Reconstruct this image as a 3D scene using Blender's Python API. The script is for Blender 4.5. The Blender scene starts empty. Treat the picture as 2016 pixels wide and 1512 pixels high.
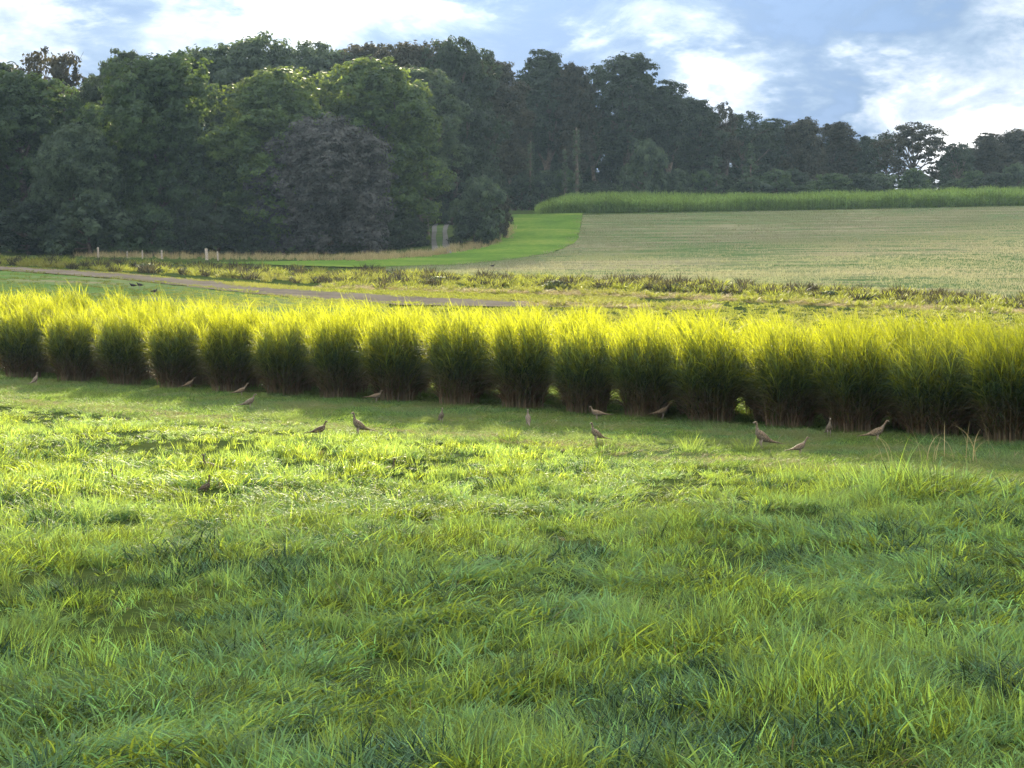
import bpy, math, random
import numpy as np
from mathutils import Vector, Matrix

# ------------------------------------------------------------------ camera, sky, sun, exposure
SC = bpy.context.scene
COL = SC.collection
F_PX, CX, CY, Y_H = 4200.0, 1008.0, 756.0, 543.0      # focal length etc. in photograph pixels
CAM_Z = 3.2
PITCH = math.atan((CY - Y_H) / F_PX)

cam_d = bpy.data.cameras.new("camera")
cam = bpy.data.objects.new("camera", cam_d); COL.objects.link(cam)
cam_d.sensor_width = 36.0; cam_d.lens = 36.0 * F_PX / 2016.0
cam_d.clip_start = 0.1; cam_d.clip_end = 9000.0
cam.location = (0, 0, CAM_Z); cam.rotation_euler = (math.pi / 2 - PITCH, 0, 0)
SC.camera = cam

SUN_EL, SUN_AZ = math.radians(16.0), math.radians(-3.0)     # azimuth measured from +Y towards +X
SUN_DIR = Vector((math.sin(SUN_AZ) * math.cos(SUN_EL), math.cos(SUN_AZ) * math.cos(SUN_EL), math.sin(SUN_EL)))
sun_d = bpy.data.lights.new("sun", 'SUN'); sun = bpy.data.objects.new("sun", sun_d); COL.objects.link(sun)
sun_d.energy = 5.0; sun_d.angle = math.radians(0.53); sun_d.color = (1.0, 0.88, 0.64)
sun.rotation_euler = SUN_DIR.to_track_quat('Z', 'Y').to_euler(); sun.location = (0, 0, 60)

SC.view_settings.view_transform = 'Standard'; SC.view_settings.look = 'None'
SC.view_settings.gamma = 1.0; SC.view_settings.use_curve_mapping = False
SC.view_settings.exposure = 2.0
SC.render.engine = 'CYCLES'
cy = SC.cycles
cy.use_denoising = True; cy.denoising_prefilter = 'NONE'
cy.max_bounces = 10; cy.diffuse_bounces = 4; cy.glossy_bounces = 2; cy.transmission_bounces = 6
cy.volume_bounces = 1; cy.transparent_max_bounces = 4; cy.caustics_reflective = False; cy.caustics_refractive = False
cy.sample_clamp_indirect = 4.0

# ---- node helpers
class NT:
    def __init__(s, tree): s.t = tree; s.n = tree.nodes; s.l = tree.links
    def node(s, typ, ins=None, **props):
        n = s.n.new(typ)
        for k, v in props.items(): setattr(n, k, v)
        for k, v in (ins or {}).items():
            sock = n.inputs[k]
            if isinstance(v, bpy.types.NodeSocket): s.l.new(v, sock)
            else: sock.default_value = v
        return n
    def math(s, op, a, b=None, c=None, clamp=False):
        n = s.n.new('ShaderNodeMath'); n.operation = op; n.use_clamp = clamp
        for i, v in enumerate((a, b, c)):
            if v is None: continue
            if isinstance(v, bpy.types.NodeSocket): s.l.new(v, n.inputs[i])
            else: n.inputs[i].default_value = v
        return n.outputs[0]
    def vmath(s, op, a, b=None):
        n = s.n.new('ShaderNodeVectorMath'); n.operation = op
        for i, v in enumerate((a, b)):
            if v is None: continue
            if isinstance(v, bpy.types.NodeSocket): s.l.new(v, n.inputs[i])
            else: n.inputs[i].default_value = v
        return n.outputs['Value'] if op in ('DISTANCE', 'DOT_PRODUCT', 'LENGTH') else n.outputs[0]
    def maprange(s, v, a, b, c, d, smooth=True):
        n = s.n.new('ShaderNodeMapRange'); n.interpolation_type = 'SMOOTHSTEP' if smooth else 'LINEAR'
        s.l.new(v, n.inputs[0])
        for i, q in enumerate((a, b, c, d)): n.inputs[i + 1].default_value = q
        return n.outputs[0]
    def mix(s, f, a, b, typ='MIX'):
        n = s.n.new('ShaderNodeMix'); n.data_type = 'RGBA'; n.blend_type = typ
        for idx, v in ((0, f), (6, a), (7, b)):
            if isinstance(v, bpy.types.NodeSocket): s.l.new(v, n.inputs[idx])
            elif idx == 0: n.inputs[0].default_value = v
            else: n.inputs[idx].default_value = (*v, 1) if len(v) == 3 else v
        return n.outputs[2]
    def ramp(s, v, stops):
        n = s.n.new('ShaderNodeValToRGB'); s.l.new(v, n.inputs[0])
        e = n.color_ramp.elements
        while len(e) < len(stops): e.new(0.5)
        for q, (p, c) in zip(e, stops): q.position = p; q.color = (*c, 1)
        return n.outputs[0]
    def noise(s, vec, scale, detail=3, rough=0.5, dist=0.0):
        n = s.node('ShaderNodeTexNoise', {'Scale': scale, 'Detail': detail, 'Roughness': rough, 'Distortion': dist})
        if vec is not None: s.l.new(vec, n.inputs['Vector'])
        return n.outputs['Fac']

def pix_dir(x, y):
    v = Vector(((x - CX) / F_PX, 1.0, (CY - y) / F_PX))
    v.rotate(Matrix.Rotation(-PITCH, 3, 'X'))
    return v.normalized()

world = bpy.data.worlds.new("World"); SC.world = world; world.use_nodes = True
w = NT(world.node_tree); w.n.clear()
tc = w.node('ShaderNodeTexCoord').outputs['Generated']
sky = w.node('ShaderNodeTexSky', sky_type='NISHITA', sun_disc=False, sun_elevation=SUN_EL,
             sun_rotation=SUN_AZ, altitude=100.0, air_density=1.0, dust_density=0.6, ozone_density=2.0).outputs[0]
clear = w.mix(1.0, sky, (0.030, 0.034, 0.040), 'MULTIPLY')
clear = w.mix(0.94, clear, (0.050, 0.086, 0.155))
q = w.vmath('MULTIPLY', tc, (1.0, 1.0, 2.3))
n1 = w.noise(q, 3.6, 7, 0.55, 0.35)
n2 = w.noise(w.vmath('ADD', q, (3.1, 1.7, 0.4)), 13.0, 7, 0.62, 0.6)
val = w.math('ADD', w.math('MULTIPLY_ADD', n1, 0.6, -0.2), w.math('MULTIPLY', n2, 0.8))
wn = w.node('ShaderNodeTexNoise', {'Scale': 16.0, 'Detail': 5.0, 'Roughness': 0.62})
w.l.new(q, wn.inputs['Vector'])
warp = w.vmath('ADD', tc, w.vmath('MULTIPLY', w.vmath('SUBTRACT', wn.outputs['Color'], (0.5, 0.5, 0.5)), (0.16, 0.16, 0.09)))
SKY_LOBES = [  # photograph x, y, radius in radians, amount: first dims all the visible sky, the rest place its banks
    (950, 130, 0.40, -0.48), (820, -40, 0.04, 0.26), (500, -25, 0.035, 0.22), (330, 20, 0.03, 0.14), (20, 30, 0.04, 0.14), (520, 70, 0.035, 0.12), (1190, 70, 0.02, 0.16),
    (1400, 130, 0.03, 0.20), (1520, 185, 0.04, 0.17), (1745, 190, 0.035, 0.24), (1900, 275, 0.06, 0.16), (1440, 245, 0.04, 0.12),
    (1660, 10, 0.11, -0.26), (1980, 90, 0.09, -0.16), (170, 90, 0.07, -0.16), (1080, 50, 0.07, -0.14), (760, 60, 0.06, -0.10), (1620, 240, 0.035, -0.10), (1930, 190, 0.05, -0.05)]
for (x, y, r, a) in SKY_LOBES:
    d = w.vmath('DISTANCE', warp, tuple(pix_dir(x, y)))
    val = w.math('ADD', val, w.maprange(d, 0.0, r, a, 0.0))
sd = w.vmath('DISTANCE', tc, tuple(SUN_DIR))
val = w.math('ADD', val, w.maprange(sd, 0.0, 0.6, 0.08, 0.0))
val = w.math('ADD', val, 0.21)  # raises the sky all round, added as fill for the shaded ground
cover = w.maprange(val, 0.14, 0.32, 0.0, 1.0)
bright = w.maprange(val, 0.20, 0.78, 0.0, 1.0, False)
cloudcol = w.ramp(bright, [(0.0, (0.062, 0.092, 0.142)), (0.25, (0.105, 0.138, 0.185)), (0.5, (0.19, 0.215, 0.25)), (0.8, (0.42, 0.42, 0.415)), (1.0, (0.66, 0.65, 0.63))])
col = w.mix(cover, clear, cloudcol)
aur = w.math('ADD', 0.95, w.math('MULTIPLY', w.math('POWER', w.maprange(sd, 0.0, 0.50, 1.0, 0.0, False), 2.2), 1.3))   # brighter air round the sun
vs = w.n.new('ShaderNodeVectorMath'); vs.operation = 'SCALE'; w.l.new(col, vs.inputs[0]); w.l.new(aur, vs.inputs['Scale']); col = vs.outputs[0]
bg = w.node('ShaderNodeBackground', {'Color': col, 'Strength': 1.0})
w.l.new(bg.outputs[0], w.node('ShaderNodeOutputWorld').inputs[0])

# ------------------------------------------------------------------ numeric helpers
rng = np.random.default_rng(7)
random.seed(7)

class VNoise:                                   # smooth 2-D value noise in metres
    def __init__(s, seed, scale, n=128):
        s.g = np.random.default_rng(seed).random((n, n)); s.sc = scale; s.n = n
    def __call__(s, x, y):
        x = np.asarray(x, float) / s.sc; y = np.asarray(y, float) / s.sc
        xi = np.floor(x).astype(int); yi = np.floor(y).astype(int)
        fx = x - xi; fy = y - yi; fx = fx * fx * (3 - 2 * fx); fy = fy * fy * (3 - 2 * fy)
        g = s.g; n = s.n
        a = g[xi % n, yi % n]; b = g[(xi + 1) % n, yi % n]; c = g[xi % n, (yi + 1) % n]; d = g[(xi + 1) % n, (yi + 1) % n]
        return (a * (1 - fx) + b * fx) * (1 - fy) + (c * (1 - fx) + d * fx) * fy

_D = [-80, 0, 6, 11, 14, 30, 40, 50, 62, 80, 110, 150, 200, 260, 320, 400, 600, 1200, 4000]
_U = [-700, 0, 500, 1000, 1500, 2016, 2700]
_near = [1.7, 1.6, 0.9, 0.15, 0.0, 0.0]
_Z = {
    -700: [.12, .2, .3, 1.5, 2.8, 4.2, 5.4, 6.5, 8, 9, 10, 10, 10],
    0:    [.12, .2, .25, 1.4, 2.7, 4.0, 5.2, 6.5, 8, 9, 10, 10, 10],
    500:  [.10, .15, .2, 1.3, 2.4, 3.7, 5.1, 8.0, 10, 11, 12, 12, 12],
    1000: [.10, .2, .2, 1.2, 2.2, 3.4, 5.9, 10.6, 14, 16, 18, 18, 18],
    1500: [.08, .1, .1, 1.1, 2.0, 3.6, 6.6, 10.8, 14.4, 18, 20, 20, 20],
    2016: [.06, .05, .05, 1.0, 1.8, 3.8, 7.0, 11.5, 15.2, 19, 22, 22, 22],
    2700: [.06, .05, .05, 1.0, 1.8, 3.8, 7.4, 12.5, 16.5, 20, 23, 23, 23]}
DG = np.concatenate([np.arange(-80, 700, 2.0), np.arange(700, 4001, 50.0)])
UG = np.linspace(-700, 2700, 69)
_tab = np.array([np.interp(DG, _D, _near + _Z[u]) for u in _U])
_tab = np.array([np.interp(UG, _U, _tab[:, i]) for i in range(len(DG))]).T        # [u, d]
for _ in range(6):
    _p = np.pad(_tab, ((0, 0), (1, 1)), 'edge'); _s = (_p[:, :-2] + _p[:, 1:-1] * 2 + _p[:, 2:]) / 4
    far = DG > 66
    _tab[:, far] = _s[:, far]
    _p = np.pad(_tab, ((1, 1), (0, 0)), 'edge'); _tab = (_p[:-2] + _p[1:-1] * 2 + _p[2:]) / 4
vn_a, vn_b, vn_c = VNoise(11, 2.6), VNoise(12, 0.9), VNoise(13, 26.0)
def terr(X, Y):
    X = np.asarray(X, float); Y = np.asarray(Y, float)
    u = np.clip(np.where(Y > 20, X / np.maximum(Y, 20) * F_PX + CX, CX), -700, 2699.9)
    d = np.clip(Y, -80, 3999)
    di = np.where(d < 698, (d + 80) / 2.0, 389 + np.maximum(d - 698, 0) / 50.0)
    di = np.clip(di, 0, len(DG) - 1.001)
    ui = (u + 700) / 50.0
    i = np.clip(ui.astype(int), 0, 67); j = di.astype(int); fu = ui - i; fd = di - j
    z = (_tab[i, j] * (1 - fu) + _tab[i + 1, j] * fu) * (1 - fd) + (_tab[i, j + 1] * (1 - fu) + _tab[i + 1, j + 1] * fu) * fd
    bump = (vn_a(X, Y) - .5) * 0.12 + (vn_b(X, Y) - .5) * 0.05
    k = np.clip((48 - Y) / 8, 0, 1)
    return z + bump * k + (vn_c(X, Y) - .5) * 0.35 * np.clip((Y - 70) / 20, 0, 1)
def tz(x, y): return float(terr(x, y))
def proj_y(X, Y, Z):
    dz = Z - CAM_Z; c, s_ = math.cos(PITCH), math.sin(PITCH)
    return CY - F_PX * (dz * c + Y * s_) / (Y * c - dz * s_)
_DM = np.arange(9.0, 420.0, 0.25)
def ground_at(x, y):                            # where the ground seen at this spot of the photograph lies
    X = (x - CX) / F_PX * _DM
    yy = proj_y(X, _DM, terr(X, _DM))
    k = int(np.argmax(yy <= y)) if (yy <= y).any() else len(_DM) - 1
    return float(X[k]), float(_DM[k]), tz(X[k], _DM[k])
def at(x, D): return (x - CX) / F_PX * D, D     # photograph column and distance -> plan position

# ------------------------------------------------------------------ mesh helpers
def mesh_obj_data(name, V, Q, mats, tint=None, mat_idx=None, smooth=False, extra=None):
    me = bpy.data.meshes.new(name)
    V = np.asarray(V, np.float32).reshape(-1, 3); Q = np.asarray(Q, np.int32)
    k = Q.shape[1]
    me.vertices.add(len(V)); me.vertices.foreach_set('co', V.ravel())
    me.loops.add(Q.size); me.loops.foreach_set('vertex_index', Q.ravel())
    me.polygons.add(len(Q)); me.polygons.foreach_set('loop_start', np.arange(0, Q.size, k, dtype=np.int32))
    me.polygons.foreach_set('loop_total', np.full(len(Q), k, np.int32))
    if mat_idx is not None: me.polygons.foreach_set('material_index', np.asarray(mat_idx, np.int32))
    if smooth: me.polygons.foreach_set('use_smooth', np.ones(len(Q), bool))
    for m in mats: me.materials.append(m)
    if tint is not None:
        a = me.attributes.new('tint', 'FLOAT', 'POINT'); a.data.foreach_set('value', np.asarray(tint, np.float32))
    for nm, arr in (extra or {}).items():
        a = me.attributes.new(nm, 'FLOAT', 'POINT'); a.data.foreach_set('value', np.asarray(arr, np.float32))
    me.update(calc_edges=True); me.validate()
    return me
def link(name, me, parent=None, loc=(0, 0, 0), rz=0.0, scale=(1, 1, 1)):
    o = bpy.data.objects.new(name, me); COL.objects.link(o)
    o.location = loc; o.rotation_euler = (0, 0, rz); o.scale = scale
    if parent: o.parent = parent
    return o
def tag(o, label, cat, group=None):
    o['label'] = label; o['category'] = cat
    if group: o['group'] = group
    return o
def structure(name, me): o = link(name, me); o['kind'] = 'structure'; return o

def merge(parts):                                # [(V,Q,tint)] -> one
    Vs, Qs, Ts, off = [], [], [], 0
    for V, Q, T in parts:
        Vs.append(V); Qs.append(Q + off); Ts.append(T); off += len(V)
    return np.concatenate(Vs), np.concatenate(Qs), np.concatenate(Ts)

def ribbons(base, azim, length, th0, th1, width, seg=4, power=1.2, twist=None, taper=0.75, tint=None):
    """arching blades: th0/th1 = angle from the vertical at root and tip"""
    n = len(base); s = np.linspace(0, 1, seg + 1)
    th = th0[:, None] + (th1 - th0)[:, None] * s[None] ** power
    st = length[:, None] / seg
    thm = (th[:, :-1] + th[:, 1:]) / 2
    dr = np.concatenate([np.zeros((n, 1)), np.cumsum(np.sin(thm) * st, 1)], 1)
    dz = np.concatenate([np.zeros((n, 1)), np.cumsum(np.cos(thm) * st, 1)], 1)
    ca, sa = np.cos(azim)[:, None], np.sin(azim)[:, None]
    P = np.stack([base[:, 0:1] + dr * ca, base[:, 1:2] + dr * sa, base[:, 2:3] + dz], -1)
    tw = twist if twist is not None else np.zeros(n)
    wa = azim + math.pi / 2 + tw
    wv = np.stack([np.cos(wa), np.sin(wa), 0.35 * np.sin(tw * 2)], -1)[:, None]
    prof = (1 - s ** 2.2 * taper * 1.3).clip(0.06, 1) * (0.65 + 0.35 * np.sin(np.pi * s ** 0.7))
    half = (width[:, None] * prof[None] / 2)[..., None]
    V = np.stack([P - wv * half, P + wv * half], 2)                     # n, seg+1, 2, 3
    idx = np.arange(n * (seg + 1) * 2).reshape(n, seg + 1, 2)
    Q = np.stack([idx[:, :-1, 0], idx[:, :-1, 1], idx[:, 1:, 1], idx[:, 1:, 0]], -1).reshape(-1, 4)
    T = np.repeat(tint if tint is not None else rng.random(n), (seg + 1) * 2)
    return V.reshape(-1, 3), Q, T

def tube(path, radii, sides=6, cap=True):
    path = np.asarray(path, float); radii = np.asarray(radii, float); m = len(path)
    tang = np.gradient(path, axis=0); tang /= np.linalg.norm(tang, axis=1, keepdims=True) + 1e-9
    ref = np.array([0, 0, 1.0]) if abs(tang[0, 2]) < 0.8 else np.array([1.0, 0, 0])
    V = []
    for i in range(m):
        a = np.cross(tang[i], ref); a /= np.linalg.norm(a) + 1e-9; b = np.cross(tang[i], a)
        ang = np.arange(sides) * 2 * math.pi / sides
        V.append(path[i] + radii[i] * (np.cos(ang)[:, None] * a + np.sin(ang)[:, None] * b))
    V = np.concatenate(V); Q = []
    for i in range(m - 1):
        for k in range(sides):
            Q.append((i * sides + k, i * sides + (k + 1) % sides, (i + 1) * sides + (k + 1) % sides, (i + 1) * sides + k))
    if cap:
        V = np.concatenate([V, path[-1:] + tang[-1:] * radii[-1] * .3]); c = len(V) - 1
        for k in range(0, sides, 2): Q.append(((m - 1) * sides + k, (m - 1) * sides + (k + 1) % sides, (m - 1) * sides + (k + 2) % sides, c))
    return V, np.array(Q, np.int32), np.full(len(V), rng.random())

# ------------------------------------------------------------------ materials
def leaf_material(name, dark, light, trans, tfac=0.45, rough=0.45, spec=0.35, patch=None, patch_scale=0.25, objvar=0.0, dry=None, tdark=0.5, valvar=None):
    m = bpy.data.materials.new(name); m.use_nodes = True; t = NT(m.node_tree); t.n.clear()
    tint = t.node('ShaderNodeAttribute', attribute_name='tint').outputs['Fac']
    c = t.mix(tint, dark, light)
    tr = t.mix(tint, tuple(x * tdark for x in trans), tuple(min(1, x * 1.15) for x in trans))
    pos = t.node('ShaderNodeNewGeometry').outputs['Position']
    if patch:
        f = t.maprange(t.noise(pos, patch_scale, 4, 0.6), 0.38, 0.66, 0.0, 1.0)
        c = t.mix(f, c, t.mix(tint, tuple(x * .7 for x in patch), patch))
        tr = t.mix(f, tr, t.mix(0.5, patch, trans))
    if dry:
        d = t.node('ShaderNodeAttribute', attribute_name='dry').outputs['Fac']
        c = t.mix(d, c, t.mix(tint, tuple(x * .55 for x in dry), dry)); tr = t.mix(d, tr, tuple(x * .8 for x in dry))
    if objvar:
        r = t.node('ShaderNodeObjectInfo').outputs['Random']
        hs = t.node('ShaderNodeHueSaturation', {'Hue': t.maprange(r, 0, 1, .5 - objvar * .06, .5 + objvar * .08, False),
                    'Value': t.maprange(r, 0, 1, 1 - (valvar or objvar), 1 + (valvar or objvar), False), 'Color': c}).outputs[0]
        c = hs
        if valvar: tr = t.node('ShaderNodeHueSaturation', {'Value': t.maprange(r, 0, 1, 1 - valvar * .8, 1 + valvar * .5, False), 'Color': tr}).outputs[0]
    bs = t.node('ShaderNodeBsdfPrincipled', {'Base Color': c, 'Roughness': rough, 'Specular IOR Level': spec})
    tb = t.node('ShaderNodeBsdfTranslucent', {'Color': tr})
    mx = t.node('ShaderNodeMixShader', {0: tfac, 1: bs.outputs[0], 2: tb.outputs[0]})
    t.l.new(mx.outputs[0], t.node('ShaderNodeOutputMaterial').inputs[0])
    return m
def ground_material(name, stops, scale, fine=9.0, bump=0.6, rows=None, rough=0.95):
    m = bpy.data.materials.new(name); m.use_nodes = True; t = NT(m.node_tree); t.n.clear()
    pos = t.node('ShaderNodeNewGeometry').outputs['Position']
    a = t.noise(pos, scale, 5, 0.6, 0.3); b = t.noise(pos, fine, 4, 0.65)
    v = t.math('ADD', t.math('MULTIPLY', a, 0.6), t.math('MULTIPLY', b, 0.4))
    if rows:
        ang, freq, amt = rows
        rp = t.node('ShaderNodeVectorRotate', {'Vector': pos, 'Angle': ang}, rotation_type='Z_AXIS').outputs[0]
        st = t.vmath('MULTIPLY', rp, (0.05, freq, 0.0))
        v = t.math('ADD', v, t.math('MULTIPLY', t.math('SUBTRACT', t.noise(st, 1.0, 4, 0.6, 0.0), 0.5), amt))
    c = t.ramp(v, stops)
    bp = t.node('ShaderNodeBump', {'Strength': bump, 'Distance': 0.08, 'Height': b})
    bs = t.node('ShaderNodeBsdfDiffuse', {'Color': c, 'Roughness': rough, 'Normal': bp.outputs[0]})
    t.l.new(bs.outputs[0], t.node('ShaderNodeOutputMaterial').inputs[0])
    return m
def plain(name, c1, c2, scale=20.0, rough=0.8, spec=0.2, objspace=True):
    m = bpy.data.materials.new(name); m.use_nodes = True; t = NT(m.node_tree); t.n.clear()
    v = t.node('ShaderNodeTexCoord').outputs['Object']
    c = t.mix(t.maprange(t.noise(v, scale, 5, 0.65), 0.35, 0.65, 0, 1), c1, c2)
    bp = t.node('ShaderNodeBump', {'Strength': 0.4, 'Distance': 0.02, 'Height': t.noise(v, scale * 2, 4)})
    bs = t.node('ShaderNodeBsdfPrincipled', {'Base Color': c, 'Roughness': rough, 'Specular IOR Level': spec, 'Normal': bp.outputs[0]})
    t.l.new(bs.outputs[0], t.node('ShaderNodeOutputMaterial').inputs[0])
    return m

M_ground = ground_material('meadow_soil', [(0.30, (0.022, 0.035, 0.012)), (0.5, (0.045, 0.07, 0.02)), (0.7, (0.09, 0.11, 0.035))], 0.25)
M_mown = ground_material('mown_turf', [(0.30, (0.035, 0.07, 0.025)), (0.5, (0.065, 0.11, 0.04)), (0.72, (0.17, 0.16, 0.08))], 0.5)
M_stub = ground_material('stubble_soil', [(0.34, (0.06, 0.11, 0.04)), (0.45, (0.10, 0.145, 0.06)), (0.55, (0.165, 0.17, 0.095)), (0.70, (0.26, 0.23, 0.155))], 0.05, 3.0, 0.7, rows=(0.12, 0.55, 1.0))
M_fallow = ground_material('fallow_soil', [(0.36, (0.075, 0.15, 0.035)), (0.52, (0.12, 0.175, 0.065)), (0.66, (0.21, 0.195, 0.12))], 0.07, 2.0, 0.5, rows=(0.5, 0.35, 0.6))
M_track = ground_material('bare_earth', [(0.35, (0.12, 0.105, 0.085)), (0.55, (0.19, 0.165, 0.135)), (0.7, (0.27, 0.235, 0.195))], 0.3, 3.0, 0.8)
M_head = ground_material('short_turf', [(0.38, (0.055, 0.115, 0.022)), (0.5, (0.095, 0.17, 0.03)), (0.63, (0.17, 0.215, 0.05))], 0.14, 2.5, 0.8)
M_gravel = ground_material('gravel', [(0.35, (0.09, 0.09, 0.09)), (0.55, (0.15, 0.15, 0.145)), (0.7, (0.21, 0.205, 0.20))], 0.8, 14.0, 0.6)

M_blade = leaf_material('grass_blade', (0.012, 0.044, 0.022), (0.24, 0.47, 0.15), (0.60, 0.72, 0.05), 0.46, 0.6, 0.16,
                        patch=(0.15, 0.30, 0.13), patch_scale=0.7, objvar=0.25, tdark=0.26, valvar=0.5)
M_short = leaf_material('mown_blade', (0.035, 0.085, 0.04), (0.13, 0.25, 0.09), (0.36, 0.52, 0.07), 0.40, 0.6, 0.15, tdark=.25,
                        patch=(0.15, 0.17, 0.08), patch_scale=0.5, objvar=0.2)
M_coarse = leaf_material('coarse_blade', (0.007, 0.030, 0.020), (0.12, 0.25, 0.125), (0.26, 0.42, 0.06), 0.36, 0.6, 0.15, objvar=0.25, tdark=0.12, valvar=0.5)
M_straw = leaf_material('dry_straw', (0.24, 0.20, 0.10), (0.42, 0.36, 0.20), (0.40, 0.33, 0.15), 0.3, 0.75, 0.1, objvar=0.15)
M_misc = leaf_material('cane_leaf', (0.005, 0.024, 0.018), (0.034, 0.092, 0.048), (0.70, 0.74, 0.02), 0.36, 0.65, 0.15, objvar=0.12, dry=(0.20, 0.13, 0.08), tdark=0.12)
M_cane = leaf_material('cane_stem', (0.07, 0.10, 0.03), (0.14, 0.15, 0.05), (0.2, 0.2, 0.05), 0.1, 0.5, 0.3, dry=(0.24, 0.16, 0.11))
M_weed = leaf_material('weed_leaf', (0.05, 0.08, 0.02), (0.13, 0.16, 0.035), (0.38, 0.42, 0.05), 0.38, 0.6, 0.15, patch=(0.16, 0.15, 0.05), patch_scale=0.15, objvar=0.25)
M_maize = leaf_material('maize_leaf', (0.07, 0.14, 0.03), (0.20, 0.31, 0.08), (0.35, 0.50, 0.07), 0.4, 0.45, 0.3, objvar=0.15)
TREE_MATS = {
    'green': leaf_material('foliage_green', (0.0132, 0.0326, 0.0208), (0.0510, 0.0918, 0.0464), (0.1440, 0.2176, 0.0400), 0.38, 0.6, 0.2, tdark=.3),
    'bright': leaf_material('foliage_bright', (0.0168, 0.0422, 0.0208), (0.0690, 0.1224, 0.0440), (0.2040, 0.2720, 0.0400), 0.40, 0.6, 0.2, tdark=.3),
    'grey': leaf_material('foliage_grey_green', (0.0204, 0.0394, 0.0320), (0.0690, 0.1020, 0.0680), (0.1440, 0.2040, 0.0640), 0.36, 0.65, 0.15, tdark=.3),
    'dark': leaf_material('foliage_dark', (0.0072, 0.0177, 0.0144), (0.0270, 0.0462, 0.0320), (0.0840, 0.1224, 0.0320), 0.34, 0.6, 0.2, tdark=.3),
    'brown': leaf_material('foliage_brown', (0.0240, 0.0286, 0.0320), (0.0930, 0.0986, 0.1000), (0.0960, 0.0952, 0.0720), 0.30, 0.7, 0.15, tdark=.3),
    'rust': leaf_material('foliage_rust', (0.0132, 0.0177, 0.0144), (0.0432, 0.0462, 0.0336), (0.1080, 0.0952, 0.0400), 0.35, 0.65, 0.15, tdark=.3),
}
M_bark = plain('bark', (0.055, 0.045, 0.036), (0.14, 0.12, 0.095), 3.0, 0.9, 0.1)
M_ivy = leaf_material('ivy_leaf', (0.016, 0.034, 0.014), (0.05, 0.075, 0.03), (0.10, 0.14, 0.03), 0.22, 0.4, 0.4)
M_post = plain('weathered_post', (0.22, 0.19, 0.15), (0.42, 0.38, 0.32), 12.0, 0.85, 0.15)

# ------------------------------------------------------------------ the setting
def build_ground():
    D = np.concatenate([np.arange(-60, 10, 2.0), np.arange(10, 64, 0.5), np.arange(64, 270, 1.6), np.arange(270, 420, 5.0),
                        np.arange(420, 700, 25.0), np.array([800, 1000, 1400, 2000, 3000, 5000.])])
    S = np.linspace(-1, 1, 181); S = np.sign(S) * np.abs(S) ** 1.35
    Wd = np.interp(D, [-60, 10, 64, 270, 420, 700, 5000], [60, 30, 40, 130, 260, 600, 5000])
    X = S[None] * Wd[:, None]; Y = np.repeat(D[:, None], len(S), 1)
    V = np.stack([X, Y, terr(X, Y)], -1)
    nr, nc = X.shape; idx = np.arange(nr * nc).reshape(nr, nc)
    Q = np.stack([idx[:-1, :-1], idx[:-1, 1:], idx[1:, 1:], idx[1:, :-1]], -1).reshape(-1, 4)
    structure('ground', mesh_obj_data('ground', V, Q, [M_ground], smooth=True))
build_ground()

def sheet(name, xs, top, bot, mat, lift, nx=120, ny=30):
    """a field or track: a sheet on the ground, outlined by its far (top) and near (bot) edges as seen in the photograph"""
    xx = np.linspace(xs[0], xs[1], nx)
    tt = np.array([ground_at(x, y)[:2] for x, y in zip(xx, np.interp(xx, *zip(*top)))])
    bb = np.array([ground_at(x, y)[:2] for x, y in zip(xx, np.interp(xx, *zip(*bot)))])
    f = np.linspace(0, 1, ny)[:, None, None]
    P = bb[None] * (1 - f) + tt[None] * f
    wob = 0.25
    P[0] += rng.normal(0, wob, P[0].shape) * 0.6; P[-1] += rng.normal(0, wob, P[-1].shape) * 0.6
    V = np.concatenate([P, (terr(P[..., 0], P[..., 1]) + lift)[..., None]], -1)
    idx = np.arange(nx * ny).reshape(ny, nx)
    Q = np.stack([idx[:-1, :-1], idx[:-1, 1:], idx[1:, 1:], idx[1:, :-1]], -1).reshape(-1, 4)
    return structure(name, mesh_obj_data(name, V, Q, [mat], smooth=True))
STUB_TOP = [(760, 526), (900, 522), (1000, 512), (1090, 498), (1128, 480), (1143, 455), (1146, 424), (2016, 407), (2500, 398)]
STUB_BOT = [(760, 534), (900, 541), (1300, 556), (1600, 570), (2016, 590), (2500, 610)]
sheet('stubble_field', (760, 2500), STUB_TOP, STUB_BOT, M_stub, 0.05, 240, 60)
sheet('grass_headland', (420, 1146), [(420, 519), (690, 514), (850, 505), (960, 488), (1000, 455), (1005, 424), (1146, 420)],
      [(420, 520), (690, 528), (760, 527), (900, 523), (1000, 513), (1090, 499), (1128, 481), (1143, 456), (1146, 425)], M_head, 0.09, 140, 40)
sheet('bare_track', (-500, 1250), [(-500, 512), (0, 525), (240, 539), (640, 574), (800, 585), (1000, 594), (1250, 604)],
      [(-500, 518), (0, 533), (240, 551), (500, 580), (640, 593), (800, 603), (1000, 606), (1250, 608)], M_track, 0.06, 160, 10)
sheet('fallow_field', (-500, 760), [(-500, 519), (0, 534), (240, 552), (500, 581), (640, 594), (760, 600)],
      [(-500, 640), (760, 640)], M_fallow, 0.04, 120, 40)
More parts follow.
